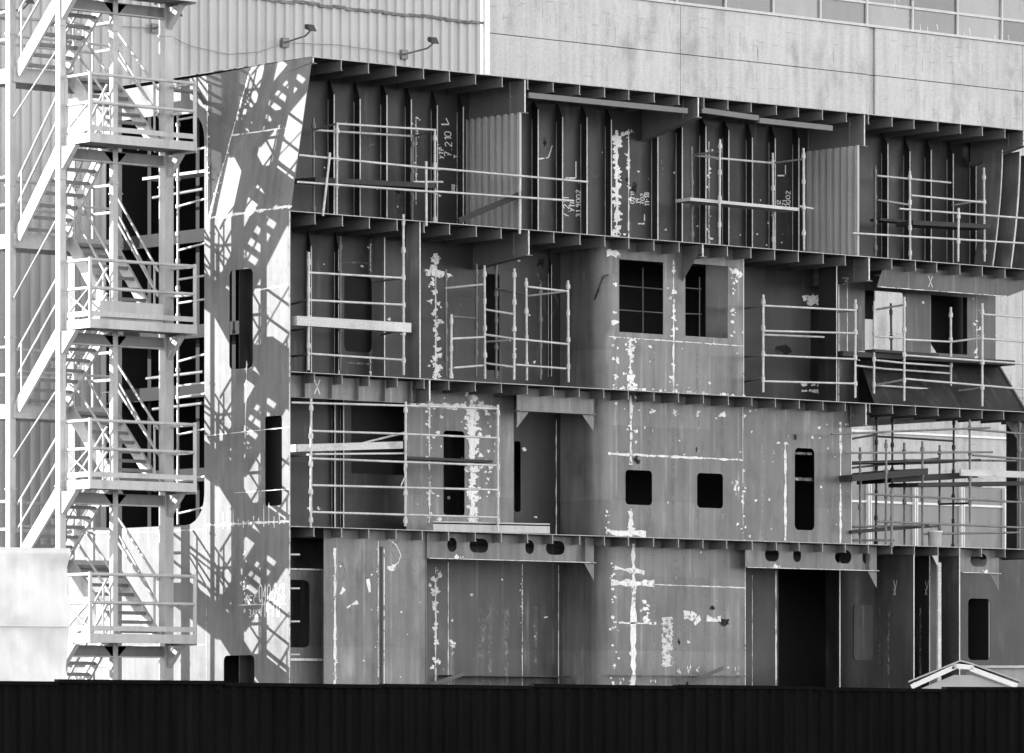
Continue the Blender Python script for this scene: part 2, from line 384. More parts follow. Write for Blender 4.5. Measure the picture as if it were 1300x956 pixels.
w.build('back_wall', WM('steel_shade'), ship)
stiffeners((424, 457, 491, 522, 555, 588, 683, 714, 745, 776, 835, 866, 896, 925, 955, 984, 1014, 1127, 1155, 1182, 1210, 1239), Z2, Z1)
# corrugated transverse bulkheads
def corrugated(px, zt, n):
    x = X_at(px, .04); m = MB(); prof = []; p_ = (YB - .06) / n
    for k in range(n):
        y = .05 + k * p_
        prof += [(y, 0), (y + p_ * .42, 0), (y + p_ * .5, .10), (y + p_ * .93, .10)]
    prof.append((.05 + n * p_, 0))
    vs = [(x + d, y, Z2) for y, d in prof] + [(x + d, y, zt) for y, d in prof]; c = len(prof)
    m.add(vs, [(i, i + 1, c + i + 1, c + i) for i in range(c - 1)])
    m.box(x - .02, x + .03, .03, .05, Z2, zt, 0)
    for k in range(n): m.flake(sm(x), .05 + (k + .2) * p_, zt - R_.uniform(.02, .3), .03, 1, .004, .5)
    return m.build('corrugated_bulkhead', [M['corr'], M['chalk']], ship)
corrugated(660, Z1 - .62, 8); corrugated(1089, Z1 - .62, 8)
# transverse girders under the top deck and the second deck
def girder(px, z, h, y1=1.58, name='girder', hb=None):
    x = X_at(px, 0); m = MB(); hb = hb or h
    m.hexa([(x - .01, .02, z - h), (x + .01, .02, z - h), (x + .01, y1, z - hb), (x - .01, y1, z - hb)], [(x - .01, .02, z - .01), (x + .01, .02, z - .01), (x + .01, y1, z - .01), (x - .01, y1, z - .01)])
    m.hexa([(x - .08, .0, z - h - .015), (x + .08, .0, z - h - .015), (x + .08, y1, z - hb - .015), (x - .08, y1, z - hb - .015)], [(x - .08, .0, z - h), (x + .08, .0, z - h), (x + .08, y1, z - hb), (x - .08, y1, z - hb)])
    m.box(x - .012, x + .012, .008, .018, z - h, z - .012, 1)
    m.box(x - .05, x - .012, .40, .412, z - h + .01, z - .02)
    m.weld(sm(x - .01), .42, z - h + .05, .42, z - .05, .015, 3, .02, .02)
    return m.build(name, [M['beam'], M['chalk']], ship)
girder(667, Z1, .62); girder(887, Z1, .38, 1.8, hb=.75); girder(1098, Z1, .62); girder(1300, Z1, .3, 1.5, hb=.6)
girder(672, Z2, .46, hb=.62); girder(893, Z2, .24, 1.2, hb=.3); girder(1104, Z2, .46); girder(1100, Z3, .42); girder(546, Z3, .4, .45)
girder(398, Z1, .1, 1.5, hb=.35)
for (xa, ya, xb, yb) in ((669, 118, 871, 138), (889, 137, 961, 147), (962, 150, 1055, 160)):
    m = MB(); a = P(xa, ya + 3, .12); b = P(xb, yb + 3, .12); m.bar(a, b, .10, .10); m.build('longitudinal_girder', M['beam'], ship)
# flared side frames at the right end of the top storey
for k, (xa, xb) in enumerate(((1249, 1262), (1272, 1284), (1297, 1310))):
    m = MB(); n = 10; front = []; back = []
    for i in range(n + 1):
        t = i / n; z = Z2 + (Z1 - .35 - Z2) * (1 - t)
        px_ = xb + (xa - xb) * (t ** 1.7); front.append((X_at(px_ + 10, .55), .55, z)); back.append((X_at(px_ + 10, .55) + .02, 1.1, z))
    m.add(front + back, [(i, i + 1, n + 2 + i, n + 1 + i) for i in range(n)])
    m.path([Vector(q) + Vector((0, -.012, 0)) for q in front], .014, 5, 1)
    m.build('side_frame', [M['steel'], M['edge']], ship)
m = MB(); n = 8; vs = []
for i in range(n + 1):
    z = Z2 + (Z1 - Z2) * i / n; vs += [(X_at(1252, 1.3) + .35 * (1 - (1 - i / n) ** .6), 1.3, z), (XR - .1, 1.3, z)]
m.add(vs, [(2 * i, 2 * i + 1, 2 * i + 3, 2 * i + 2) for i in range(n)]); m.build('flared_side_plate', M['steel_shade'], ship)

# ---- row 2
w = MB(); xb = X_at(760, YW)
holes = [fhole(437, 350, 472, 447, YB, .1), fhole(616, 348, 634, 470, YB, .0), fhole(1029, 392, 1048, 485, YB, 0)]
xl, xr = X_at(716, YB), X_at(934, YB)
w.panel(f, [(.1, Z3), (xl, Z3), (xl, Z2 - .2), (xr, Z2 - .2), (xr, Z3), (X_at(1066, YB), Z3), (X_at(1066, YB), Z2), (.1, Z2)], holes, .012, 0)
HOLES.append((YB, xl, xr, Z3, Z2 - .2))
x = X_at(553, YB); w.weld(f, x, Z3 + .05, x, Z2 - .4, .025, 55, .07, .06)
w.flakes(f, X_at(545, YB), P(545, 345, YB).z, X_at(570, YB), P(570, 350, YB).z, 14, .08, .05, 1, 2.2)
w.weld(f, X_at(470, YB), Z3 + .1, X_at(470, YB), Z2 - .3, .02, 20, .035, .03)
patchwork(w, YB, 2, 12.5, Z3 + .1, Z2 - .3, 40, .045)
q = X_at(1026, YB); w.flakes(f, q, P(1026, 380, YB).z, q + .25, P(1026, 380, YB).z, 22, .09, .1)
w.flakes(f, X_at(1020, YB), P(1020, 487, YB).z, X_at(1050, YB), P(1050, 490, YB).z, 20, .06, .03, 1, 2); w.flakes(f, X_at(1020, YB), P(1020, 496, YB).z, X_at(1050, YB), P(1050, 498, YB).z, 14, .05, .02, 1, 2)
for a, b, c, d in ((430, 333, 484, 334), (430, 346, 430, 470), (430, 460, 486, 463)):
    w.ribbon(f, [(P(a, b, YB).x, P(a, b, YB).z), (P(c, d, YB).x, P(c, d, YB).z)], .03, 2, .004)
for px, py in ((590, 395), (700, 385), (690, 345), (600, 430), (740, 360)): scribble(w, YB, px, py, .18, 1)
w.text(f, 'X', X_at(380, .9), P(380, 300, .9).z, .3, 0, 1)
for q in ((686, 335, .14), (995, 442, .16, 2), (600, 300, .1)): soot(w, YB, *q)
w.build('back_wall', WM('steel_shade'), ship)
stiffeners((395, 430, 488), Z3, Z2, YB, .12)
stiffeners((700, 735), Z3 + .3, Z2 - .1, YB, .08, 'stiffener', .006)
def web(px, z0, z1, y1, y0=.02, name='web_frame', mat='steel', light=1):
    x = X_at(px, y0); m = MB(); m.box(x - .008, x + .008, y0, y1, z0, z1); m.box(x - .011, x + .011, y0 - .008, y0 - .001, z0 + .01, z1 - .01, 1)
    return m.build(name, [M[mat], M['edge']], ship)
web(533, Z3, Z2, .42); web(488, Z3 + .02, Z2, 1.55, 1.2); web(1062, Z3, Z2, .85, .35, mat='steel_shade')
def boxfront(xa_px, xb_px, z0, z1, holes, zr, mat='steel', name='front_wall', r=.28, extra=None, yb=YB):
    """a flush wall with a rounded left corner and its return to the back wall"""
    w = MB(); f = fm(YW); x0 = X_at(xa_px, YW); x1 = X_at(xb_px, YW)
    w.panel(f, [(x0 + r, z0), (x1, z0), (x1, z1), (x0 + r, z1)], holes, .012)
    n = 8; vs = []
    for i in range(n + 1):
        a = math.pi / 2 * i / n; px_, py_ = x0 + r - r * math.sin(a), YW + r - r * math.cos(a); vs += [(px_, py_, z0), (px_, py_, z1)]
    w.add(vs, [(2 * i, 2 * i + 2, 2 * i + 3, 2 * i + 1) for i in range(n)], 0, True)
    w.quad((x0, YW + r, z0), (x0, yb, z0), (x0, yb, z1), (x0, YW + r, z1))
    w.box(x1 - .006, x1 + .008, YW - .004, YW + .02, z0 + .01, z1 - .01, 1)
    if extra: extra(w, f, x0, x1)
    return w.build(name, WM(mat), ship)
def ex2(w, f, x0, x1):
    zs = P(800, 429, YW).z
    for px in (800, 855): x = X_at(px, YW); w.weld(f, x, Z3 + .03, x, zs if px == 800 else Z2 - .3, .035, 45 if px == 800 else 14, .06, .05)
    w.weld(f, x0 + .25, zs, x1, zs - .02, .014, 10, .03, .02); w.flakes(f, x0 + .3, Z3 + .08, x1, Z3 + .06, 40, .05, .03)
    w.flakes(f, x0 + .3, Z2 - .25, x0 + .8, Z2 - .3, 22, .1, .07); w.flakes(f, x1 - .4, Z2 - .4, x1 - .1, Z2 - .5, 20, .08, .06); w.flakes(f, x1 - .25, Z2 - .5, x1 - .25, zs, 16, .05, .05); w.flakes(f, x0 + .4, zs - .9, x0 + .4, zs + 1, 12, .06, .05)
    patchwork(w, YW, x0 + .3, x1, Z3 + .1, Z2 - .3, 26, .045)
    for px in (835, 880, 915): x = X_at(px, YW); w.weld(f, x, Z2 - .35, x, Z2 - .18, .05)
    m = P(884, 330, YW)
    for px in (830, 885): x = X_at(px, YW); w.ribbon(f, [(x, Z3 + .1), (x, zs - .1)], .05, 2, .003, .5)
boxfront(760, 944, Z3, Z2, [fhole(786, 331, 842, 423, YW, .0), fhole(870, 336, 924, 428, YW, .0)], None, extra=ex2)
m = MB(); q0, q1 = X_at(1172, 1.9), X_at(1232, 1.9); m.panel(fm(1.9), [(q0, P(1172, 420, 1.9).z), (q1, Z3 + .2), (q1 + .6, Z3 + .2), (q1 + .6, Z2 - .02), (q0, Z2 - .02)]); m.build('inner_panel', M['void'], ship); m = MB(); m.box(X_at(1090, 1.9), X_at(1110, 1.9), 1.9, 1.91, P(1100, 405, 1.9).z, Z2 - .02); m.build('inner_panel', M['void'], ship)  # added dark sheets so the wing windows read mostly black
m = MB(); x = X_at(866, YW); m.add([(x, .04, Z2 - .02), (x, YW, Z2 - .02), (x, YW, Z2 - .7), (x, .04, Z2 - .2)], [(0, 1, 2, 3)]); m.build('bracket_plate', M['beam'], ship)
# posts of scaffold-like pipes behind the two square windows
m = MB()
for (a, b, c, d) in ((780, 362, 850, 368), (780, 393, 850, 398), (866, 365, 890, 367), (866, 398, 890, 399)): m.tube(P(a, b, 1.2), P(c, d, 1.2), .014)
for (a, b, c) in ((816, 340, 430), (888, 352, 432)): m.tube(P(a, b, 1.22), P(a, c, 1.22), .014)
m.build('inner_rail', M['beam'], ship)
m = MB(); a, b = P(896, 340, 1.15), P(926, 440, 1.15); m.box(a.x, b.x + .2, 1.15, 1.17, Z3 + .05, Z2 - .1); m.build('inner_panel', M['steel_shade'], ship)
# bay with framed opening right of the box and bridge wing front
YV = .95
w = MB(); fv = fm(YV)
xa, xb_ = X_at(1064, YV), X_at(1264, YV); zt = Z2 - .25; zs = P(1165, 452, YV).z
w.panel(fv, [(xa, zs), (xb_, zs), (xb_, zt), (xa, zt)], [fhole(1098, 370, 1147, 449, YV, .05), fhole(1182, 376, 1228, 449, YV, .0)], .02)
w.box(xb_ - .03, xb_, YV + .03, YV + .9, zs, zt); w.weld(fv, xa + .25, zs, xa + .25, zt, .02); w.weld(fv, X_at(1240, YV), zs, X_at(1240, YV), zt, .012, 12, .05, .05)
patchwork(w, YV, xa, xb_, zs, zt, 9, .05)
w.box(xa - .008, xa + .012, YV - .02, YV - .003, Z3 + .02, zt, 1)
# sloped skirt to the deck edge
z3p = Z3 + .02
a0, a1 = Vector((xa + .55, YV, zs)), Vector((xb_, YV, zs)); b0, b1 = Vector((xa + .2, .12, z3p)), Vector((X_at(1302, .12), .12, z3p))
w.quad(b0, b1, a1, a0); w.hexa([b0, b1, b1 + Vector((0, .02, 0)), b0 + Vector((0, .02, 0))], [a0, a1, a1 + Vector((0, .02, 0)), a0 + Vector((0, .02, 0))])
w.panel(fv, [(xa, Z3), (xa + .56, Z3), (xa + .56, zs + .002), (xa, zs + .002)])
w.bar(a1, b1, .05, .05); w.bar(a0, a1, .03, .04, 1)
w.build('wing_front_wall', WM('steel_halfshade'), ship)
m = MB(); a = P(1113, 344, .3); b = P(1312, 374, .3); zb_ = P(1200, 371, .3).z
m.panel(fm(.3), [(X_at(1113, .3), zb_), (X_at(1278, .3), zb_), (X_at(1330, .3), Z2 - .16), (X_at(1122, .3), Z2 - .1)])
for px in (1139, 1197, 1252): m.flake(fm(.3), X_at(px, .3), P(px, 355, .3).z, .06, 2, .004, .8)
q = P(1178, 365, .3); m.text(fm(.3), 'X', q.x, q.z, .22, 0, 1, .014); m.weld(fm(.3), X_at(1115, .3), zb_ + .01, X_at(1278, .3), zb_ + .01, .012, 6, .02, .01)
m.build('wing_header', WM('steel_halfshade'), ship)
q = P(1077, 346, .02); m = MB(); m.text(sm(X_at(1104, 0) - .012), 'M', .75, Z2 - .36, .2, rad(-90), 0, .02, -1); m.text(sm(X_at(1100, 0) - .012), 'X', .8, Z3 - .3, .2, 0, 0, .014, -1)
m.build('chalk_mark', M['chalk'], ship)

# ---- row 3
w = MB(); f3 = fm(YB)
w.panel(f3, [(.1, Z4), (X_at(760, YB), Z4), (X_at(760, YB), Z3), (.1, Z3)], [fhole(446, 512, 513, 602, YB, 0), fhole(653, 560, 661, 650, YB, .05)])
w.weld(f3, X_at(706, YB), Z4 + .02, X_at(706, YB), Z3 - .5, .022); patchwork(w, YB, 5, 8, Z4 + .2, Z3 - .4, 12, .06); scribble(w, YB, 728, 620, .2, 1)
w.flakes(f3, X_at(380, YB), P(380, 645, YB).z, X_at(410, YB), P(410, 645, YB).z, 4, .06, .02)
w.build('back_wall', WM('steel_shade'), ship)
stiffeners((425, 436), Z4, Z3, YB, .08)
YM = .95; w = MB(); f3 = fm(YM)
w.panel(f3, [(X_at(516, YM), Z4), (X_at(652, YM), Z4), (X_at(652, YM), Z3), (X_at(516, YM), Z3)], [fhole(563, 547, 590, 655, YM, .08)])
for px, n_, r_ in ((545, 45, .045), (599, 110, .085)): x = X_at(px, YM); w.weld(f3, x, Z4 + .05, x, Z3 - .1, .03 if n_ < 60 else .1, n_, r_, .05 if n_ < 60 else .09)
w.flakes(f3, X_at(520, YM), P(520, 514, YM).z, X_at(630, YM), P(630, 517, YM).z, 60, .06, .05, 1, 2); w.flakes(f3, X_at(620, YM), Z4 + .6, X_at(620, YM), Z3 - .3, 18, .06, .06)
patchwork(w, YM, X_at(520, YM), X_at(630, YM), Z4 + .1, Z3 - .2, 34, .055)
w.box(X_at(652, YM) - .01, X_at(652, YM), YM + .014, YB, Z4, Z3)
w.build('screen_wall', WM('steel'), ship)
m = MB(); za = P(700, 523, .4).z; x0, x1 = X_at(656, .4), X_at(754, .4)
m.box(x0, x1, .4, .412, za, Z3 - .03); m.box(x0, x1, .33, .48, za - .014, za - .001)
for px in (689, 721): m.flake(fm(.4), X_at(px, .4), za + .28, .06, 1, .004, .7)
for q, sg in ((x0, 1), (x1, -1)): m.add([(q, .4, za - .02), (q + sg * .3, .4, za - .02), (q, .4, za - .33)], [(0, 1, 2)]); m.tube((q, .395, za - .33), (q, .395, Z3 - .05), .01, 4, 1)
m.build('header_beam', [M['steel'], M['mark']], ship)
def ex3(w, f, x0, x1):
    x = X_at(801, YW); w.weld(f, x, Z4 + .03, x, P(801, 597, YW).z - .65, .09, 6, .06, .04); w.weld(f, x, P(801, 590, YW).z, x, Z3 - .05, .06, 14, .05, .05)
    z = P(820, 578, YW).z; w.weld(f, x0 + .25, z, X_at(943, YW), z - .01, .035, 24, .03, .02)
    w.ribbon(f, [(x0 + .3, Z4 + .1), (x0 + 1.2, Z4 + .1)], .09, 1, .004, .6)
    for px in (825, 855, 887, 917, 943, 968): q = X_at(px, YW); w.ribbon(f, [(q, Z4 + .1), (q, Z3 - .3)], .05, 2, .0025, .6)
    w.weld(f, X_at(1067, YW), Z4 + .02, X_at(1067, YW), Z3 - .35, .05, 6, .04, .03); w.weld(f, X_at(997, YW), Z4 + .05, X_at(997, YW), Z3 - .8, .05); w.weld(f, X_at(943, YW), Z4, X_at(943, YW), Z3, .012, 14, .04, .04)
    for px in (826, 856, 887, 917): q = X_at(px, YW); w.flakes(f, q, Z3 - .3, q + .05, Z3 - .38, 6, .06, .05)
    w.flakes(f, X_at(935, YW), P(935, 610, YW).z, X_at(935, YW), P(935, 630, YW).z, 12, .07, .06, 1, .7); w.flakes(f, x0 + .25, Z4 + .1, x0 + .25, Z4 + .5, 10, .05, .04)
    patchwork(w, YW, x0 + .3, x1 - .1, Z4 + .1, Z3 - .2, 44, .05)
    soot(w, YW, 1010, 556, .09); soot(w, YW, 884, 571, .06, .5); soot(w, YW, 808, 583, .08, 1.6)
    w.box(X_at(1010, YW), X_at(1033, YW), YW + .05, YW + .09, P(1020, 610, YW).z, P(1020, 606, YW).z, 2)
    w.box(X_at(1010, YW), X_at(1033, YW), YW + .05, YW + .09, P(1020, 577, YW).z, P(1020, 574, YW).z, 2)
boxfront(760, 1081, Z4, Z3, [fhole(794, 597, 828, 641, YW, .08), fhole(885, 601, 918, 645, YW, .08), fhole(1009, 569, 1034, 673, YW, .1)], None, extra=ex3)
# coaming strip above the left bay of the third storey
m = MB(); m.box(.05, X_at(524, .3), .3, .312, P(440, 508, .3).z, Z3 - .03)
for k in range(5): m.box(.5 + k * .62, .512 + k * .62, .2, .3, P(440, 508, .3).z + .01, Z3 - .03)
q = P(398, 500, .3); m.text(fm(.3), 'X', q.x, q.z, .26, 0, 1, .02); q = P(435, 500, .3); m.text(fm(.3), '3', q.x, q.z, .18, 0, 2, .016); m.build('coaming', WM('steel'), ship)
# small pillar at the far right
m = MB(); x = X_at(1291, .6); m.box(x, x + .22, .6, .9, Z4, Z3); m.add([(x, .6, Z3), (x - .5, .6, Z3), (x, .6, Z3 - .5)], [(0, 1, 2)]); m.build('pillar', M['steel_shade'], ship)

# ---- row 4 (lowest visible storey, runs to the ground)
w = MB(); f4 = fm(YB); xm = X_at(800, YB)
w.panel(f4, [(xm, 0), (X_at(1330, YB), 0), (X_at(1330, YB), Z4), (xm, Z4)], [fhole(988, 722, 1066, 1000, YB, 0), fhole(1229, 760, 1257, 838, YB, .1)])
w.build('back_wall', WM('steel_shade'), ship)
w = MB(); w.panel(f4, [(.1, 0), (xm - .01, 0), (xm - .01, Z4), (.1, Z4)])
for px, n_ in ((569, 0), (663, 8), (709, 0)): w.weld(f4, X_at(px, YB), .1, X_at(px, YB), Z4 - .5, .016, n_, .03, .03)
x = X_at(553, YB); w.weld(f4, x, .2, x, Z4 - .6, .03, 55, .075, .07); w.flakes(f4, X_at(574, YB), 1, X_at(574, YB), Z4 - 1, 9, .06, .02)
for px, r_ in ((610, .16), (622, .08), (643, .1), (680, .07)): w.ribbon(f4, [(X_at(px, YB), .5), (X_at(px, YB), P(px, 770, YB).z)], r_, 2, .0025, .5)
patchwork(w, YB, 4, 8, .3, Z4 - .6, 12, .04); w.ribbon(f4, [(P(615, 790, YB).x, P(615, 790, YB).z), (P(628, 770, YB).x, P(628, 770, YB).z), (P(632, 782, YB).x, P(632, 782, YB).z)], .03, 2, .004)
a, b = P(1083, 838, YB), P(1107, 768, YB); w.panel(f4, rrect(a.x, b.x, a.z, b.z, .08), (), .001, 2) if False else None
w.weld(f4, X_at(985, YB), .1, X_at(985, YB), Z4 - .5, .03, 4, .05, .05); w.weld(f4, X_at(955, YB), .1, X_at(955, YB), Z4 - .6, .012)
w.build('back_wall', WM('steel_halfshade'), ship)
m = MB(); m.box(X_at(1066, 1.2), X_at(1066, 1.2) + .012, 1.2, YB, 0, Z4); m.box(X_at(1066, 1.2) - .014, X_at(1066, 1.2) + .014, 1.19, 1.199, 0, Z4 - .3, 1); m.build('door_post', [M['steel_shade'], M['edge']], ship)
m = MB(); m.panel(fm(YB - .02), rrect(X_at(1083, YB), X_at(1107, YB), P(1095, 838, YB).z, P(1095, 768, YB).z, .08), (), .012); m.build('cover_plate', M['steel_halfshade'], ship)
# flush wall with pipe seam, left
w = MB(); f4 = fm(.3); xa, xb_ = X_at(411, .3), X_at(541, .3)
w.panel(f4, [(xa, 0), (xb_, 0), (xb_, Z4), (xa, Z4)])
w.weld(f4, X_at(425, .3), .3, X_at(425, .3), Z4 - .35, .045, 24, .03, .03); w.weld(f4, X_at(480, .3), .3, X_at(480, .3), Z4 - .2, .016, 22, .03, .03)
w.tube((X_at(486, .27), .27, .1), (X_at(486, .27), .27, Z4 - .3), .03, 8, 0); w.box(X_at(486, .27) - .008, X_at(486, .27) + .012, .232, .239, .1, Z4 - .35, 1)
w.ribbon(f4, [(P(a, b, .3).x, P(a, b, .3).z) for a, b in ((490, 682), (503, 692), (509, 705), (505, 715), (497, 720))], .02, 1, .004); w.flake(f4, X_at(498, .3), P(498, 720, .3).z, .1, 1)
for px, py in ((505, 700), (526, 712), (431, 725), (513, 722)): scribble(w, .3, px, py, .14, 2)
for a in (((467, 735), (469, 752)), ((440, 772), (454, 764)), ((432, 755), (437, 747))): w.ribbon(f4, [(P(*q, .3).x, P(*q, .3).z) for q in a], .06, 1, .004, .6)
w.box(xb_ - .012, xb_ + .002, .29, .9, 0, Z4, 0); patchwork(w, .3, xa + .1, xb_, 1, Z4 - .3, 14, .035)
w.build('front_wall', WM('steel'), ship)
w = MB(); f4 = fm(.7); zt = P(390, 724, .7).z
w.panel(f4, [(.1, 0), (X_at(411, .7), 0), (X_at(411, .7), zt), (.1, zt)], [fhole(355, 736, 393, 822, .7, .12)])
w.box(.1, X_at(411, .7), .66, .69, zt, zt + .03, 1); w.box(.1, X_at(411, .7), .66, .69, P(390, 839, .7).z, P(390, 836, .7).z, 1); w.box(X_at(411, .7) - .02, X_at(411, .7), .66, .69, .1, zt, 1)
w.build('door_panel', WM('steel'), ship)
for py in (704, 747, 789, 831):
    m = MB(); a = P(367, py, .1); b = P(380, py, .1); m.tube(a, b, .018); m.tube(b, b + Vector((0, .2, 0)), .018); m.build('ladder_rung', M['pipe'], ship)
# holed header beams
def holed(xa, xb, yt, yb, hs, Y=.25):
    m = MB(); c = (xa + xb) / 2; z0 = P(c, yb, Y).z; x0, x1 = X_at(xa, Y), X_at(xb, Y)
    hl = [rrect(X_at(a, Y), X_at(b, Y), P(c, yb, Y).z + .12, P(c, yb, Y).z + .38, .13, 6) for a, b in hs]
    m.panel(fm(Y), [(x0, z0), (x1, z0), (x1, Z4 - .02), (x0, Z4 - .02)], hl); m.box(x0, x1, Y - .06, Y + .1, z0 - .014, z0 - .001); m.box(x0, x1, Y - .07, Y - .062, z0 - .013, z0 - .002, 1)
    m.box(x1 - .3, x1 - .29, Y - .1, Y - .001, z0, Z4 - .03) if xb - xa > 80 else None
    m.flakes(fm(Y), X_at(xa, Y) + .7, z0 + .03, X_at(xa, Y) + .9, z0 + .03, 5, .05, .03)
    m.add([(x1, Y, z0 - .015), (x1 - .25, Y, z0 - .015), (x1, Y, z0 - .35)], [(0, 1, 2)])
    return m.build('holed_header_beam', [M['steel'], M['chalk']], ship)
holed(542, 754, 683, 711, ((568, 580), (596, 620), (667, 678), (693, 717))); holed(946, 1113, 688, 722, ((971, 989), (1007, 1017), (1060, 1081), (1095, 1105))); holed(1219, 1268, 700, 727, ((1232, 1253),))
def ex4(w, f, x0, x1):
    x = X_at(804, YW); w.weld(f, x, .2, x, Z4 - .1, .10, 12, .07, .06); z = P(800, 740, YW).z
    soot(w, YW, 862, 815, .07, .6); soot(w, YW, 920, 790, .09, 2); soot(w, YW, 905, 772, .07)
    w.ribbon(f, [(x0 + .25, z), (x0 + 1.35, z)], .1, 1, .005, .5); w.weld(f, x0 + 1.3, z - .02, x1, z - .04, .016, 6, .02, .01)
    z = P(800, 791, YW).z; w.weld(f, x0 + .45, z, x0 + 1.4, z, .035, 8, .03, .02); w.ribbon(f, [(X_at(780, YW), P(780, 721, YW).z), (X_at(818, YW), P(818, 727, YW).z)], .06, 1, .004, .7)
    # scrubbed patches
    for i in range(34):
        z = P(847, 785 + i * 1.85, YW).z; q = X_at(847, YW); w.ribbon(f, [(q - .13 * R_.uniform(.8, 1.2), z), (q + .13 * R_.uniform(.8, 1.2), z + .02)], .022, 1, .0045)
    w.ribbon(f, [(P(a, b, YW).x, P(a, b, YW).z) for a, b in ((868, 781), (876, 780), (883, 785), (886, 791))], .17, 1, .0045, .3)
    w.ribbon(f, [(P(a, b, YW).x, P(a, b, YW).z) for a, b in ((897, 785), (905, 787), (915, 786))], .10, 1, .0045, .4)
    w.flakes(f, x0 + .3, 2.2, x0 + .3, Z4 - .3, 26, .05, .05); w.flakes(f, X_at(818, YW), P(818, 765, YW).z, X_at(818, YW), P(818, 790, YW).z, 10, .07, .06); w.flakes(f, x0 - .1, 1, x0 - .1, 3, 1, .02, .01)
    for px in (830, 858, 868, 880, 895, 920): q = X_at(px, YW); w.ribbon(f, [(q, .3), (q, Z4 - .3)], R_.uniform(.02, .09), 2, .0025, .6)
    for px in (865, 874, 886, 936): w.flakes(f, X_at(px, YW), P(px, 845, YW).z, X_at(px, YW), P(px, 855, YW).z, 6, .05, .03, 1, .6)
    for px in (788, 800, 828): w.flakes(f, X_at(px, YW), P(px, 862, YW).z, X_at(px, YW), P(px, 868, YW).z, 5, .05, .03, 1, .6)
    patchwork(w, YW, x0 + .3, x1, .5, Z4 - .2, 22, .045); w.box(X_at(772, .3), X_at(950, .3), .3, YW - .002, P(860, 857, .3).z - .015, P(860, 857, .3).z, 2)
boxfront(763, 946, 0, Z4, [], None, extra=ex4)
m = MB(); a = P(570, 857, 1.3); b = P(720, 861, 1.3); m.box(a.x, b.x, 1.2, YB - .002, a.z - .02, a.z); m.build('shelf_plate', M['steel_shade'], ship)
def fin(px, depth_, mat='steel_halfshade', y0=.06):
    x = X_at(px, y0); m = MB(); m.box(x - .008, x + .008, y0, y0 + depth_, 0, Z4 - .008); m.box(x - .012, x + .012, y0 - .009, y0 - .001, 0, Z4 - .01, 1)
    if depth_ > .6:
        fx = sm(x - .0085)
        m.text(fx, '31', .6, P(px - 20, 720, .4).z, .3, rad(-90), 2, .014, -1); m.text(fx, 'V', .62, P(px - 20, 748, .4).z, .18, 0, 1, .014, -1); m.text(fx, 'X', .62, P(px - 20, 755, .4).z, .12, 0, 1, .014, -1)
        m.ribbon(fx, [(.75, .2), (.75, P(px - 20, 770, .4).z)], .05, 2, .003, .6); m.ribbon(fx, [(1.0, .2), (1.0, P(px - 20, 770, .4).z)], .012, 2, .003)
    return m.build('fin_plate', [M[mat], M['edge'], M['mark'], M['paint']], ship)
fin(1160, 1.1); fin(1218, .52); fin(1180, .9, 'steel_shade', .5)
m = MB(); x = X_at(1193, .3); m.box(x - .045, x + .045, .3, .34, 0, Z4 - .3); m.add([(x - .04, .3, Z4 - .05), (x - .3, .3, Z4 - .05), (x - .04, .3, Z4 - .4)], [(0, 1, 2)]); m.build('bright_post', M['edge'], ship)

# ------------------------------------------------------------------ scaffolds
def scaffold(name, label, poles=(), ledgers=(), boards=(), cat='scaffold', group='tube scaffolds on the ship decks', mat='pipe', cp=True):
    pts = [P(p[0], p[2], p[3]) for p in poles] or [P(l[0], l[1], l[2]) for l in ledgers]
    base = Vector((sum(p.x for p in pts) / len(pts), sum(p.y for p in pts) / len(pts), min(p.z for p in pts)))
    t = thing(name, label, cat, base, group)
    for p in poles:
        px, y0, y1, Y = p[:4]; mt = p[4] if len(p) > 4 else mat
        m = MB(); a = P(px, y0, Y); b = P(px + R_.uniform(-1, 1), y1, Y); m.tube(a, b, .023, 8)
        if cp:
            L = a.z - b.z; k = .12 + R_.uniform(0, .08)
            while k < L: q = a.lerp(b, k / L); m.tube(q - Vector((0, 0, .035)), q + Vector((0, 0, .035)), R_.uniform(.034, .044), 8); m.tube(q + Vector((0, 0, .035)), q + Vector((0, 0, .06)), .036, 8); k += .5
        m.build('pole', M[mt], t)
    for l in ledgers:
        mt = l[6] if len(l) > 6 else mat
        m = MB(); m.tube(P(l[0], l[1], l[2]), P(l[3], l[4], l[5]), .021, 8); m.build('ledger', M[mt], t)
    for b in boards:
        xa, ya, xb_, yb, Y, wd, th = b[:7]; mt = b[7] if len(b) > 7 else 'boardd'
        m = MB(); a = P(xa, ya, Y); c = P(xb_, yb, Y); n = max(1, round(wd / .24))
        for i in range(n):
            y0 = i * wd / n; j = R_.uniform(-.05, .05); dz = R_.uniform(0, .012)
            d = Vector((0, y0, 0)); e = Vector((0, y0 + wd / n - .012, 0)); up = Vector((0, 0, th)); s_ = Vector((j, 0, dz))
            m.hexa([a + d + s_, c + d + s_, c + e + s_, a + e + s_], [a + d + s_ + up, c + d + s_ + up, c + e + s_ + up, a + e + s_ + up])
        m.build('platform_board', M[mt], t)
    return t
scaffold('edge_guardrail', 'long two-tube guardrail with three leaning posts along the upper left deck edge',
    [(541, 205, 287, -.06), (660, 214, 297, -.06)], [(381, 197, -.08, 560, 215, -.08), (556, 214, -.09, 746, 231, -.09), (378, 231, -.08, 556, 244, -.08), (552, 243, -.09, 728, 255, -.09), (419, 194, -.12, 410, 274, -.12)], cat='guardrail', cp=False)
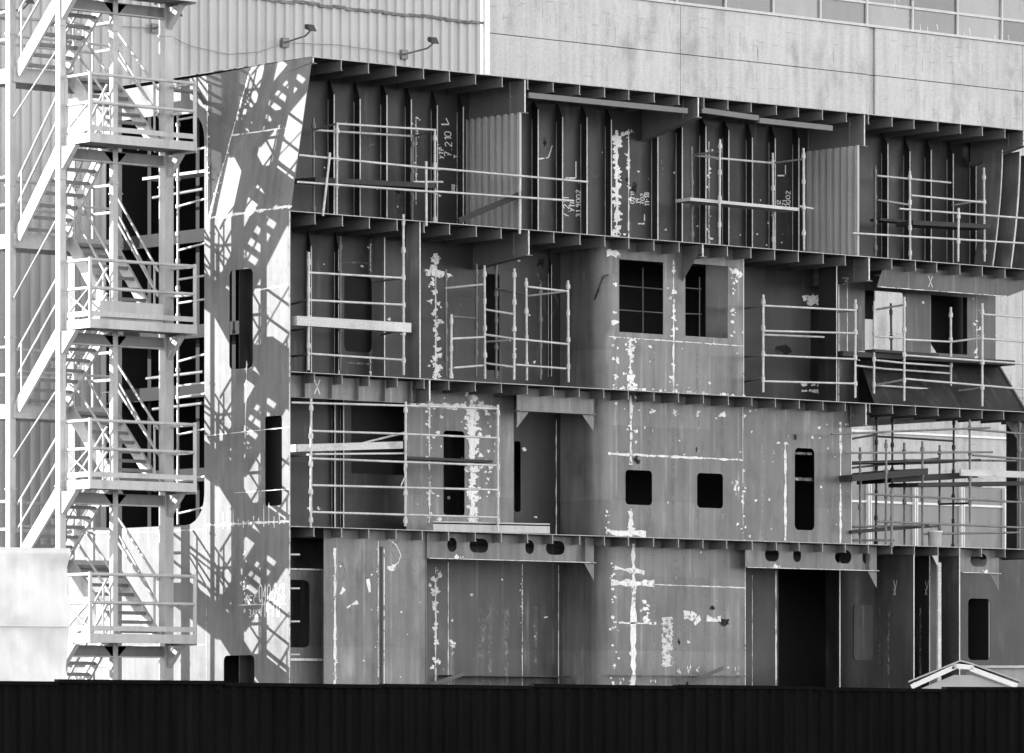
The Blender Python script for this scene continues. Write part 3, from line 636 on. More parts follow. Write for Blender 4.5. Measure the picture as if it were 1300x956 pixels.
scaffold('tube_scaffold', 'tube scaffold with single dark plank in the top left bay, behind the long guardrail',
    [(398, 150, 272, .9, 'piped'), (428, 158, 272, .35), (552, 165, 285, .6), (524, 172, 283, 1.25, 'piped')],
    [(427, 157, .35, 553, 165, .6), (398, 165, .9, 525, 173, 1.25), (398, 165, .9, 428, 157, .35, 'piped'), (525, 173, 1.25, 553, 165, .6, 'piped'), (525, 231, .5, 562, 231, .5)], [(398, 231, 552, 239, .45, .6, .09)])
scaffold('tube_scaffold', 'tube scaffold with raised plank platform in the top middle bay beside corrugated bulkhead',
    [(878, 186, 308, .9, 'piped'), (914, 177, 312, .25), (981, 194, 316, .9), (1020, 188, 318, .3)],
    [(914, 201, .25, 981, 207, .9), (881, 197, .9, 914, 201, .25), (878, 197, .9, 916, 192, .25, 'piped'), (981, 207, .9, 1020, 202, .3, 'piped'), (1015, 262, .3, 1032, 265, .3)], [(878, 255, 1016, 268, .35, .5, .06, 'board')])
scaffold('tube_scaffold', 'tube scaffold with dark plank in the top right bay under the curved frames',
    [(1111, 210, 325, .9, 'piped'), (1155, 217, 330, .3), (1217, 264, 332, -.05), (1249, 213, 332, .6)],
    [(1113, 223, .9, 1207, 232, .9), (1157, 248, .3, 1249, 257, .3), (1115, 254, .9, 1155, 260, .3), (1142, 265, .05, 1300, 277, .05), (1083, 296, -.05, 1302, 309, -.05), (1208, 261, .9, 1249, 254, .6, 'piped')],
    [(1116, 280, 1150, 283, .9, .3, .05), (1158, 286, 1256, 291, .35, .5, .09)])
scaffold('tube_scaffold', 'bright tube frame with four rails and one thick pale timber board, second storey left bay',
    [(392, 320, 470, .03), (512, 272, 476, .03), (432, 300, 470, 1.1, 'piped')],
    [(392, 346, .03, 512, 353, .03), (392, 381, .03, 512, 387, .03), (392, 449, .03, 512, 457, .03), (366, 387, 1.0, 392, 381, .03, 'piped'), (366, 420, 1.0, 392, 417, .03, 'piped'), (366, 453, 1.0, 392, 450, .03, 'piped'), (484, 425, 1.1, 512, 418, .03, 'piped'), (474, 358, 1.1, 512, 353, .03, 'piped')],
    [(376, 413, 521, 422, -.03, .22, .17, 'board')])
scaffold('tube_scaffold', 'crowded cluster of thin dark scaffold tubes in the second storey middle bay',
    [(566, 342, 478, .9, 'piped'), (573, 399, 479, .1), (605, 335, 478, 1.2, 'piped'), (615, 337, 481, .5), (630, 330, 481, 1.25, 'piped'), (653, 341, 482, .1), (668, 353, 483, .35), (686, 361, 482, 1.1, 'piped'), (721, 356, 485, .3)],
    [(565, 366, .9, 613, 361, .5), (616, 393, .5, 653, 399, .1), (670, 364, .35, 721, 370, .3), (617, 425, .5, 653, 430, .1), (653, 430, .1, 721, 437, .3), (573, 430, .1, 615, 428, .5), (615, 461, .5, 653, 466, .1), (655, 463, .3, 718, 468, .3), (576, 467, .1, 613, 464, .5), (574, 402, .1, 605, 404, 1.2, 'piped'), (617, 434, .9, 648, 432, .2), (630, 367, 1.2, 668, 374, .35, 'piped'), (668, 376, .35, 718, 370, .3, 'piped')])
scaffold('tube_scaffold', 'bright four-rail tube frame closing the second storey bay right of the square windows',
    [(969, 374, 498, .02), (1086, 380, 505, .02)],
    [(969, 388, .02, 1086, 394, .02), (969, 420, .02, 1084, 423, .02), (970, 425, .4, 1046, 428, .4), (969, 451, .02, 1086, 456, .02), (969, 484, .02, 1086, 487, .02), (944, 392, .9, 969, 388, .02, 'piped'), (944, 453, .9, 969, 451, .02, 'piped'), (944, 485, .9, 969, 479, .02, 'piped'), (1062, 396, .4, 1086, 394, .02, 'piped')])
scaffold('tube_scaffold', 'tube scaffold with dark ragged plank in front of the bridge wing windows',
    [(1110, 382, 507, .3), (1148, 377, 509, .05), (1207, 390, 512, .5), (1247, 385, 516, .05), (1131, 385, 450, 1.4, 'piped')],
    [(1112, 393, .3, 1148, 387, .05, 'piped'), (1112, 427, .3, 1147, 429, .05), (1148, 431, .05, 1208, 434, .5), (1208, 434, .5, 1247, 429, .05), (1149, 451, .05, 1300, 462, .05), (1110, 457, .3, 1148, 461, .05), (1148, 461, .05, 1208, 465, .5), (1121, 468, .4, 1205, 474, .5), (1086, 464, .4, 1122, 468, .4), (1150, 481, .05, 1300, 494, .05), (1110, 489, .3, 1210, 496, .5), (1110, 489, .3, 1148, 482, .05, 'piped'), (1210, 497, .5, 1247, 492, .05, 'piped'), (1249, 399, .05, 1302, 403, .05), (1249, 430, .05, 1302, 434, .05)],
    [(1072, 452, 1290, 464, .30, .6, .10), (1109, 447, 1190, 453, .2, .3, .05)])
scaffold('tube_scaffold', 'wide bright tube frame with five rails and loose boards, third storey left bay',
    [(395, 506, 670, -.05), (515, 510, 668, -.05), (632, 514, 674, -.05)],
    [(370, 511, .2, 515, 515, -.05), (515, 515, -.05, 632, 519, -.05), (395, 547, -.05, 515, 551, -.05), (515, 551, -.05, 630, 556, -.05), (395, 582, -.05, 630, 591, -.05), (395, 616, -.05, 515, 619, -.05), (515, 619, -.05, 632, 622, -.05), (395, 650, -.05, 632, 657, -.05), (418, 573, .3, 515, 549, .3), (347, 580, 1.2, 395, 578, .3, 'piped')],
    [(378, 574, 512, 570, .05, .22, .13, 'board'), (400, 578, 515, 577, .0, .25, .03, 'board'), (516, 583, 628, 588, .1, .45, .05)])
scaffold('tube_scaffold', 'dense tangle of tubes and planks in the open third storey bay at far right',
    [(1092, 568, 690, .6, 'piped'), (1113, 523, 692, 1.4, 'lamp'), (1125, 558, 692, .1, 'piped'), (1133, 525, 660, 1.8, 'lamp'), (1132, 620, 694, -.03), (1148, 562, 692, .9, 'piped'), (1171, 560, 694, .3, 'piped'), (1193, 565, 692, 1.2, 'piped'), (1211, 528, 694, 1.6, 'lamp'), (1231, 533, 664, .1, 'piped'), (1294, 530, 696, .5, 'piped')],
    [(1055, 551, -.05, 1257, 543, -.05), (1232, 545, .1, 1302, 551, .1), (1073, 575, -.05, 1260, 574, -.05), (1235, 578, .1, 1302, 583, .1), (1098, 627, -.05, 1302, 638, -.05), (1113, 662, -.05, 1302, 670, -.05), (1082, 557, .8, 1112, 552, 1.4, 'lamp'), (1100, 525, 1.5, 1210, 529, 1.6, 'lamp'), (1113, 554, 1.4, 1211, 560, 1.6, 'lamp'), (1082, 588, .6, 1245, 584, .3, 'lamp'), (1082, 594, .6, 1193, 582, 1.2, 'lamp'), (1148, 584, .9, 1290, 585, .5, 'piped'), (1082, 669, .6, 1170, 667, .3, 'piped'), (1082, 674, 1.2, 1192, 668, 1.2, 'lamp'), (1082, 686, .6, 1135, 686, .6, 'piped'), (1193, 640, 1.2, 1231, 639, .1, 'lamp'), (1171, 678, .3, 1295, 676, .5, 'piped'), (1213, 615, 1.4, 1246, 617, .4, 'lamp')],
    [(1082, 612, 1178, 603, .1, 1.3, .13), (1130, 613, 1240, 607, .4, 1.0, .12), (1165, 618, 1304, 616, .2, .8, .08), (1150, 590, 1215, 588, .5, .6, .05), (1082, 590, 1150, 588, .6, .5, .06), (1219, 604, 1306, 607, .05, .05, .13, 'board'), (1082, 678, 1180, 670, .4, .7, .06)], mat='piped')
for y_, x_ in ((3.3, 1.3), (4.4, 1.3), (5.5, 1.3), (6.3, 1.6)):
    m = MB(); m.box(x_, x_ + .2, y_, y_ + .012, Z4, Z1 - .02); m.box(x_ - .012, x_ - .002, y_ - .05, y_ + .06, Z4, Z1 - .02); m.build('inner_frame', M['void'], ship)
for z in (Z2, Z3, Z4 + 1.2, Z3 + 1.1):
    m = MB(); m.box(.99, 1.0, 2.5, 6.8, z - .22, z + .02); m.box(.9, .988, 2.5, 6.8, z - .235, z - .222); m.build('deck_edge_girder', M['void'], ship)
# pipes seen in the dark side opening
t = thing('tube_scaffold', 'narrow tube ladder scaffold standing in the dark side opening beside the white stair tower', 'scaffold', (.15, 3.0, 5.4), 'tube scaffolds on the ship decks')
m = MB(); y = Y_at(226, .15); a = Vector((.15, y, 5.42)); b = Vector((.15, y, 13.0)); m.tube(a, b, .026)
for k in range(15): q = a + Vector((0, 0, .3 + k * .5)); m.tube(q, q + Vector((0, 0, .07)), .045)
m.build('pole', M['pipe'], t)
m = MB(); m.tube((.5, 2.5, 5.5), (.5, 2.5, 13), .026); m.build('pole', M['piped'], t)
for py in (152, 195, 262, 318, 355, 385, 459, 490, 505, 552, 610, 652):
    m = MB(); q = Q(226, py, .15); m.tube(q, Vector((.2, YF + .1, q.z + R_.uniform(.0, .12))), .022); m.build('ledger', M['pipe'], t)
for py, y2 in ((219, 4.6), (240, 5), (472, 5.2), (512, 5)):
    m = MB(); q = Q(258, py, .6); m.tube(q, Vector((.7, y2, q.z - .03)), .03); m.build('ledger', M['piped'], t)
m = MB(); q = Q(258, 216, .5); m.box(.45, .9, 2.6, 5, q.z - .05, q.z); m.build('platform_board', M['board'], t)

# loose pieces lying on the decks
def loose(name, label, cat, a, b, w_, h_, mat):
    m = MB(); c = (a + b) / 2; m.bar(a, b, w_, h_); m.bar(a + Vector((0, -w_ / 2 + .006, h_ / 2)), b + Vector((0, -w_ / 2 + .006, h_ / 2)), .012, .05)
    return tag(m.build(name, M[mat], None, c), label, cat)
loose('steel_channel', 'long pale steel channel lying along the lowest deck edge', 'channel', P(546, 669, .12), P(694, 672, .12), .18, .16, 'corr')
loose('leaning_beam', 'dark beam leaning across the corrugated bulkhead behind the long guardrail', 'beam', P(582, 281, .25), P(661, 247, .02), .07, .09, 'boardd')
loose('leaning_bar', 'dark flat bar leaning in front of the scrubbed lowest wall', 'bar', P(872, 868, .05), P(917, 849, .2), .06, .05, 'lamp')
loose('leaning_bar', 'dark flat bar leaning at the foot of the recess left of the scrubbed wall', 'bar', P(545, 871, .2), P(588, 856, .35), .06, .05, 'lamp')
m = MB(); m.path([P(a, b, y) for a, b, y in ((772, 349, .47), (766, 352, .46), (760, 366, .5), (752, 388, .75), (745, 399, 1.0), (744, 430, 1.05), (745, 486, 1.05))], .02, 6)
tag(m.build('welding_hose', M['lamp'], None, P(752, 388, .7)), 'black hose hanging round the left corner of the wall with square windows', 'hose')
m = MB(); m.path([P(a, b, -.1) for a, b in ((515, 587, ), (513, 596), (515, 604), (511, 612), (509, 617))], .012, 5)
tag(m.build('hanging_cord', M['edge'], None, P(512, 600, -.1)), 'short frayed white cord hanging from the bright five-rail frame', 'cord')
b = MB(); c = P(1187, 692, .25); n = 16
ring = lambda r, z: [(c.x + r * math.cos(2 * math.pi * i / n), c.y + r * math.sin(2 * math.pi * i / n), z) for i in range(n)]
bk = thing('paint_bucket', 'small pale paint bucket on the deck edge under the scaffold tangle', 'bucket', (c.x, c.y, Z4 + .01))
rs = [(.0, .012), (.12, .012), (.145, .30), (.155, .30), (.155, .32), (.14, .32), (.13, .05), (0, .05)]
vs = [p for r, z in rs for p in ring(r, Z4 + z)]
b.add(vs, [(j * n + i, j * n + (i + 1) % n, (j + 1) * n + (i + 1) % n, (j + 1) * n + i) for j in range(len(rs) - 1) for i in range(n)], 0, True); b.build('bucket_body', M['trim'], bk)
b = MB(); b.path([(c.x + .15 * math.cos(a), c.y - .02, Z4 + .3 + .12 * math.sin(a)) for a in [math.pi * i / 8 for i in range(9)]], .006); b.build('handle', M['piped'], bk)

# ------------------------------------------------------------------ white stair tower
tower = thing('stair_tower', 'white painted steel stair tower with switchback flights and cantilevered railed platforms', 'stair tower', (-2.2, 3, 0))
TX0, TX1, TY0, TY1 = -3.38, -1.04, 2.28, 3.81
TXM = -2.2
TOP = 21.0
for i, (x, y, w_) in enumerate(((TX0, TY0, .13), (TX1, TY0, .19), (TX0, TY1, .13), (TX1, TY1, .16), (TXM, TY0 + .02, .11), (TXM, TY1, .08))):
    m = MB(); m.box(x - w_ / 2, x + w_ / 2, y - w_ / 2, y + w_ / 2, 0, TOP)
    z = .5
    while z < TOP: m.box(x - w_ / 2 - .015, x + w_ / 2 + .015, y - w_ / 2 - .015, y + w_ / 2 + .015, z, z + .03); z += 2.73
    m.build('tower_post', M['white'], tower)
m = MB(); x = X_at(88, -.3)
LV = [3.16, 5.88, 8.72, 12.0, 14.67, 17.4, 20.1]
PX0, PX1, PY0 = -3.33, -.97, 1.47
RN = .03
def guard(m, pts, z, posts=True, hs=(1.05, .55)):
    for h in hs: m.path([Vector((a, b, z + h)) for a, b in pts], RN, 8)
    if posts:
        for a, b in pts: m.tube((a, b, z - .05), (a, b, z + 1.09), .036, 8)
for z in LV:
    m = MB()
    m.box(PX0, PX1, PY0, TY0 + .06, z + .15, z + .19, 1)                            # walking surface
    m.box(PX0, PX1, PY0 - .012, PY0, z + .03, z + .19); m.box(PX0 - .012, PX0, PY0, TY0 + .06, z + .03, z + .19); m.box(PX1, PX1 + .012, PY0, TY0 + .06, z + .0, z + .19)
    for k in range(5): xx = PX0 + .2 + k * .48; m.box(xx, xx + .03, PY0 + .01, TY0, z + .06, z + .148, 1)
    m.box(PX0 + .01, PX1 - .01, PY0 + .005, TY0 - .06, z + .06, z + .08, 1)
    m.box(PX0, PX1, PY0 - .005, PY0 + .006, z + .24, z + .33); m.box(PX0 - .006, PX0 + .006, PY0, TY0, z + .24, z + .33)   # toe boards
    for xx in (TX0, TX1):
        m.add([(xx - .05, TY0 - .1, z - .4), (xx - .05, PY0 + .3, z), (xx - .05, TY0 - .1, z), (xx + .05, TY0 - .1, z - .4), (xx + .05, PY0 + .3, z), (xx + .05, TY0 - .1, z)], [(0, 1, 2), (3, 5, 4), (0, 3, 4, 1), (1, 4, 5, 2)])
    for sg in (-1, 1): m.add([(TXM + sg * .05, TY0 - .03, z - .02), (TXM + sg * .25, TY0 - .03, z - .02), (TXM + sg * .05, TY0 - .03, z - .22)], [(0, 1, 2)])
    m.box(TX0, TX1, TY0 - .03, TY0 + .03, z - .19, z - .005, 1); m.box(TX0, TX1, TY0 - .07, TY0 + .07, z - .215, z - .192)
    m.build('platform', [M['white'], M['whiteg']], tower)
    m = MB(); zz = z + .19
    guard(m, [(PX0 + .02, TY0 - .06), (PX0 + .02, PY0 + .02), (PX1 - .02, PY0 + .02), (PX1 - .02, TY0 - .06)], zz)
    m.tube((PX0 + .02, PY0 + .02, zz + .08), (PX0 + .02, TY0, zz + .55), .018); m.tube((PX0 + .02, PY0 + .06, zz + .55), (PX0 + .02, TY0 - .05, zz + .08), .018)
    m.build('guardrail', M['white'], tower)
def flight(x0, x1, za, zb_, near_low, sep):
    """stair flight between Y = TY0 (near) and Y = 1.6 (far)"""
    ya, yb_ = (TY0, 3.7) if near_low else (3.7, TY0)
    fl = bpy.data.objects.new('stair_flight', None); COL.objects.link(fl); fl.parent = tower
    for x in (x0, x1):
        m = MB(); m.bar((x, ya, za - .05), (x, yb_, zb_ - .05), .05, .24); m.build('stringer', M['white'], fl)
    n = 8; last = None
    tm = MB()
    for k in range(n):
        f_ = (k + .5) / n; y = ya + (yb_ - ya) * f_; z = za + (zb_ - za) * f_
        if sep: tm = MB()
        tm.box(x0 + .03, x1 - .03, y - .1, y + .1, z - .03, z + .01); tm.box(x0 + .03, x1 - .03, y - .11, y - .1, z - .05, z + .012)
        if sep: tm.build('tread', M['tread'], fl)
    if not sep: tm.build('tread', M['tread'], fl)
    for x in (x0, x1):
        m = MB()
        for h in (1.0, .55): m.tube((x, ya, za + h), (x, yb_, zb_ + h), .024)
        for f_ in (.08, .92): m.tube((x, ya + (yb_ - ya) * f_, za + (zb_ - za) * f_), (x, ya + (yb_ - ya) * f_, za + (zb_ - za) * f_ + 1.0), .022)
        m.build('handrail', M['white'], fl)
lv = [.2] + [z + .19 for z in LV]
for i in range(len(lv) - 1):
    za, zb_ = lv[i], lv[i + 1]; mid = (za + zb_) / 2
    vis = 1.5 < zb_ and za < 14.6
    flight(-2.15, -1.22, za, mid, True, vis); flight(-3.3, -2.36, mid, zb_, False, vis)
    m = MB(); m.box(TX0, TX1, 3.72, 4.5, mid - .06, mid); m.box(TX0, TX1, 3.7, 3.718, mid - .24, mid + .02); m.box(TX0 - .012, TX0 - .001, 3.72, 4.5, mid - .24, mid + .02); m.box(TX0, TX1, 4.5, 4.52, mid - .24, mid + .02)
    m.build('landing', [M['white'], M['whiteg']], tower)
    m = MB(); guard(m, [(TX0 + .02, 3.9), (TX0 + .02, 4.48), (TX1 - .02, 4.48), (TX1 - .02, 3.9)], mid); m.build('guardrail', M['white'], tower)
    if i > 0:
        m = MB(); m.tube((TX1, TY0, za + .3), (TX1, TY1, mid + .6), .02); m.tube((TX0, TY1, za + .4), (TX0, TY0, mid + .3), .016); m.tube((TX0, TY1, mid + .6), (TX1, TY1, mid + .6), .022); m.build('brace', M['white'], tower)
m = MB(); q = Q(262, 100, -.2); m.path([(TX1, TY0 - .05, 13.2), (-.35, TY0 - .05, 13.2), (-.02, TY0 + .2, 13.05)], .04); m.build('tie_bar', M['piped'], tower)
# grey trough lying on one platform
m = MB(); z = LV[2] + .2; m.box(-3.0, -1.6, 1.62, 1.9, z, z + .03); m.box(-3.0, -1.6, 1.62, 1.64, z + .03, z + .34); m.box(-3.0, -1.6, 1.88, 1.9, z + .03, z + .34); m.box(-3.0, -2.98, 1.64, 1.88, z + .03, z + .34); m.box(-1.62, -1.6, 1.64, 1.88, z + .03, z + .34)
tag(m.build('metal_trough', M['corr'], None, (-2.3, 1.75, z)), 'grey metal trough standing on the second stair platform from the top', 'trough')

# ------------------------------------------------------------------ background buildings
YBG = 15.0
xc = X_at(620, YBG)
shed = thing('corrugated_shed', 'tall pale shed wall clad in vertical corrugated sheet behind the stair tower', 'building', (xc - 12, YBG, 0))
m = MB(); prof = []; x = -4.0; pitch = .255
while x < xc - .25:
    for a, d in ((0, 0), (.11, 0), (.135, .045), (.215, .045), (.24, 0)):
        prof.append((x + a, YBG - d))
    x += pitch
c = len(prof); m.add([(x, y, 0) for x, y in prof] + [(x, y, 26) for x, y in prof], [(i, i + 1, c + i + 1, c + i) for i in range(c - 1)])
m.build('cladding', M['clad'], shed)
m = MB(); zq = P(480, 14, YBG).z; a = -4.0
for k in range(60):
    x0 = a + (xc - .2 - a) * k / 60; x1 = a + (xc - .2 - a) * (k + 1) / 60; dz = R_.uniform(-.02, .02); m.box(x0, x1 - .003, YBG - .075, YBG - .05, zq - .05 + dz, zq + .012 + dz)
m.build('flashing', M['rust'], shed)
m = MB(); m.box(xc - .2, xc - .06, YBG - .12, YBG + .1, 0, 26); m.build('corner_trim', M['trim'], shed)
for pxs in (97, 160): pass
hall = thing('concrete_hall', 'long concrete panel hall with glazed strip rising behind the ship block', 'building', (xc + 12, YBG, 0))
m = MB(); m.box(xc - .05, 60, YBG + .3, YBG + .6, 0, 28); m.build('core_wall', M['joint'], hall)
seams = [xc - .05, X_at(864, YBG), X_at(1103, YBG), X_at(1111, YBG), X_at(1111, YBG) + 4.95, X_at(1111, YBG) + 10, X_at(1111, YBG) + 15.3]
zsill = Z_at(58, X_at(1300, YBG), YBG); zs1 = Z_at(69, X_at(864, YBG), YBG); zs2 = Z_at(500, X_at(1200, YBG), YBG)
rows = [(0, zs2 - 2.2), (zs2 - 2.19, zs2), (zs2 + .01, zs1 - 2.4), (zs1 - 2.388, zs1), (zs1 + .018, zsill)]
for (a, b) in zip(seams, seams[1:]):
    for j, (z0, z1) in enumerate(rows):
        if j == 0: continue
        m = MB(); y = YBG + (.06 if b - a < .5 else 0)
        m.box(a + .008, b - .008, y, YBG + .29, z0, z1)
        for k in range(int((b - a) * 5)):
            u, v = R_.uniform(a + .1, b - .3), R_.uniform(z0 + .2, max(z0 + .3, z1 - .2)); 
            if R_.random() < .5: m.ribbon(fm(y), [(u, v), (u, v - R_.uniform(.1, .35))], .012, 1, .003)
            else: m.ribbon(fm(y), [(u, v), (u + R_.uniform(.05, .25), v)], .012, 1, .003)
        m.build('concrete_panel', [M['conc'], M['stain']] if 'stain' in M else [M['conc'], M.setdefault('stain', node_mat('concrete_stain', .26, .3, .2, .3, .9))], hall)
# glazed strip
m = MB(); xa, xb_ = X_at(560, YBG), 40
m.box(xc, xb_, YBG - .04, YBG + .28, zsill + .01, zsill + .07)
pane_w = X_at(1160, YBG) - X_at(1102, YBG); zr = [zsill + .07]
hgt = Z_at(27, X_at(1300, YBG), YBG) - zsill
x_ref = X_at(1102, YBG); k0 = -int((x_ref - xc) / pane_w)
xs = [x_ref + k * pane_w for k in range(k0, 14)]
for x in xs: m.box(x - .025, x + .025, YBG + .02, YBG + .12, zsill + .07, zsill + 4 * hgt)
for k in range(1, 5): m.box(xc, xb_, YBG + .03, YBG + .11, zsill + k * hgt - .03, zsill + k * hgt + .03)
m.build('window_frame', M['frame'], hall)
for x in xs[:-1]:
    for k in range(3):
        m = MB(); m.box(x + .026, x + pane_w - .026, YBG + .07, YBG + .08, zsill + k * hgt + (.072 if k == 0 else .032), zsill + (k + 1) * hgt - .032)
        if R_.random() < .3:
            for q in range(3): u = x + R_.uniform(.2, pane_w - .2); z = zsill + (k + R_.uniform(.3, .7)) * hgt; m.ribbon(fm(YBG + .07), [(u, z), (u + .03, z - R_.uniform(.1, .3))], .02, 1, .003)
        m.build('window_pane', [M[R_.choice(('glass_l', 'glass_m', 'glass_m', 'glass_d'))], M['chalk']], hall)
# pale lower cladding seen through the open right bay
m = MB(); zt = zs2 - 2.2
m.box(X_at(1000, YBG), 45, YBG - .02, YBG + .05, 0, zt); m.build('lower_cladding', M['lowclad'], hall)
m = MB()
for px in (1104, 1163, 1222, 1277, 1330): x = X_at(px, YBG - .1); m.box(x - .05, x - .015, YBG - .12, YBG - .021, 0, zt); m.box(x + .02, x + .05, YBG - .12, YBG - .021, 0, zt)
for py in (553, 641): z = Z_at(py, X_at(1200, YBG), YBG); m.box(X_at(1000, YBG), 45, YBG - .06, YBG - .022, z - .02, z + .03)
m.build('cladding_rail', M['trim'], hall)

def floodlight(px, py, hx, hy, label):
    b = P(px, py, YBG - .08); t = thing('wall_floodlight', label, 'floodlight', b, 'floodlights on the shed wall')
    m = MB(); m.box(b.x - .08, b.x + .1, b.y - .02, b.y + .03, b.z - .1, b.z + .1); m.build('wall_bracket', M['piped'], t)
    h = P(hx, hy, YBG - 1.3); m = MB(); m.path([b, b.lerp(h, .8) + Vector((0, 0, -.06)), h], .02); m.build('lamp_arm', M['piped'], t)
    m = MB(); m.hexa([h + Vector(q) for q in ((-.10, -.09, -.02), (.10, -.09, -.02), (.10, .07, .04), (-.10, .07, .04))], [h + Vector(q) for q in ((-.08, -.02, .13), (.08, -.02, .13), (.08, .09, .14), (-.08, .09, .14))])
    m.tube(h + Vector((0, .05, .1)), h + Vector((0, .15, .1)), .045); m.build('lamp_head', M['lamp'], t)
floodlight(196, 36, 224, 20, 'dark floodlight on a short arm beside the top right post of the stair tower')
floodlight(362, 54, 394, 39, 'dark floodlight on an arm above the sunlit leaning plate')
floodlight(513, 69, 550, 55, 'dark floodlight on an arm nearest the concrete panels')
floodlight(6, 18, 36, 4, 'dark floodlight on the shed wall at the far left edge')
m = MB()
for pts in (((0, 20), (90, 30), (196, 36)), ((196, 36), (240, 58), (290, 69), (330, 66), (362, 54)), ((362, 54), (430, 57), (513, 69))):
    m.path([P(a, b, YBG - .1) for a, b in pts], .006)
tag(m.build('lamp_cable', M['piped'], None, P(300, 60, YBG - .1)), 'thin cable sagging between the floodlights along the corrugated wall', 'cable')

# ------------------------------------------------------------------ foreground: tarpaulin stack, hut, added hoarding
tx1 = X_at(87, -2.4); ty0 = -2.4; tz = Z_at(697, tx1, ty0); tx0 = tx1 - 6
n1, n2 = 80, 44; m = MB()
def tarp_pt(i, j):
    u, v = i / n1, j / n2; x = tx0 + (tx1 - tx0) * u; z = tz * v
    from mathutils import noise
    q = noise.noise(Vector((x * 1.3, 0, z * .9))) * .11 + noise.noise(Vector((x * 4 + z * 2, 3, z * 3.5))) * .05 + abs(noise.noise(Vector((x * 2 - z * 1.6, 5, z * 2)))) * .09 + .03 * math.sin(z * 5 + x)
    sag = .05 * noise.noise(Vector((x * 1.1, 9, 0))) * v
    return (x, ty0 + q, z + sag)
vs = [tarp_pt(i, j) for j in range(n2 + 1) for i in range(n1 + 1)]
fs = [(j * (n1 + 1) + i, j * (n1 + 1) + i + 1, (j + 1) * (n1 + 1) + i + 1, (j + 1) * (n1 + 1) + i) for j in range(n2) for i in range(n1)]
k = len(vs); top = [(x, y + 3.0, z + .05) for x, y, z in vs[-(n1 + 1):]]; side = []
vs += top; o_ = n2 * (n1 + 1)
fs += [(o_ + i, o_ + i + 1, k + i + 1, k + i) for i in range(n1)]
k2 = len(vs); vs += [(vs[j * (n1 + 1) + n1][0] + .01, ty0 + 3, vs[j * (n1 + 1) + n1][2]) for j in range(n2 + 1)]
fs += [(j * (n1 + 1) + n1, k2 + j, k2 + j + 1, (j + 1) * (n1 + 1) + n1) for j in range(n2)]
m.add(vs, fs, 0, True)
z = Z_at(797, tx1 - .6, ty0 - .05)
m.tube((tx0, ty0 - .07, z), (tx1, ty0 - .07, z + .03), .012, 6)
tag(m.build('tarpaulin_stack', M['tarp'], None, (tx0 + 3, ty0, 0)), 'creased white tarpaulin pulled over a tall stack beside the stair tower', 'tarpaulin')

HO = P(1219, 900, -5.0); HO.z = 0
TH = math.atan(569 / FP); F2 = F * math.cos(TH) + RT * math.sin(TH); R2 = RT * math.cos(TH) - F * math.sin(TH)
def hp(u, w, z): return HO + R2 * u + F2 * w + Vector((0, 0, z))      # hut's own axes: along its gable, into its depth, up
def hz(py, w=0): return EYE + (HOR - py) * (depth(HO.x, HO.y) + w) / FP
K = depth(HO.x, HO.y) / FP
hut = thing('site_hut', 'small pale gabled site hut with white barge boards at lower right', 'hut', HO)
hm = lambda u, v, o: hp(u, -o, v)
uL, uR, uP = -62 * K, 72 * K, 0
zp = hz(842); zl = hz(870); zr_ = hz(869)
m = MB(); m.panel(hm, [(uL + .2, 0), (uR - .2, 0), (uR - .2, zr_ - .05), (15 * K, zp - .22), (-8 * K, zp - .22), (uL + .2, zl - .05)], (), 2.6); m.build('wall', M['hut'], hut)
m = MB()
for a, b in (((uL, zl - .03), (-4 * K, zp - .05)), ((13 * K, zp - .10), (uR, zr_ - .03)), ((-10 * K, zp - .05), (17 * K, zp - .08))):
    a, b = hp(a[0], -.06, a[1]), hp(b[0], -.06, b[1]); m.bar(a, b, .05, .09)
m.build('barge_board', M['hutw'], hut)
m = MB()
for a, b in (((uL - .05, zl + .05), (0, zp + .03)), ((0, zp + .03), (14 * K, zp - .02)), ((14 * K, zp - .02), (uR + .05, zr_ + .05))):
    m.hexa([hp(a[0], -.1, a[1]), hp(b[0], -.1, b[1]), hp(b[0], 2.8, b[1]), hp(a[0], 2.8, a[1])], [hp(a[0], -.1, a[1] + .03), hp(b[0], -.1, b[1] + .03), hp(b[0], 2.8, b[1] + .03), hp(a[0], 2.8, a[1] + .03)])
m.build('roof', M['hut'], hut)
m = MB(); q = hp(-9 * K, -.088, hz(848)); m.tube(q, q - F * .02, .025); m.build('bolt', M['lamp'], hut)
cab = thing('site_cabin', 'flat grey site cabin standing behind the gabled hut', 'cabin', hp(4, 4, 0))
cz = hz(845, 3.2); m = MB(); a = 8 * K
m.hexa([hp(a, 3.2, 0), hp(a + 6, 3.2, 0), hp(a + 6, 5.6, 0), hp(a, 5.6, 0)], [hp(a, 3.2, cz - .05), hp(a + 6, 3.2, cz - .05), hp(a + 6, 5.6, cz - .05), hp(a, 5.6, cz - .05)])
m.build('wall', M['hut'], cab)
m = MB(); m.hexa([hp(a - .05, 3.1, cz - .049), hp(a + 6.05, 3.1, cz - .049), hp(a + 6.05, 5.7, cz - .049), hp(a - .05, 5.7, cz - .049)], [hp(a - .05, 3.1, cz), hp(a + 6.05, 3.1, cz), hp(a + 6.05, 5.7, cz), hp(a - .05, 5.7, cz)])
m.build('roof', M['conc'], cab)

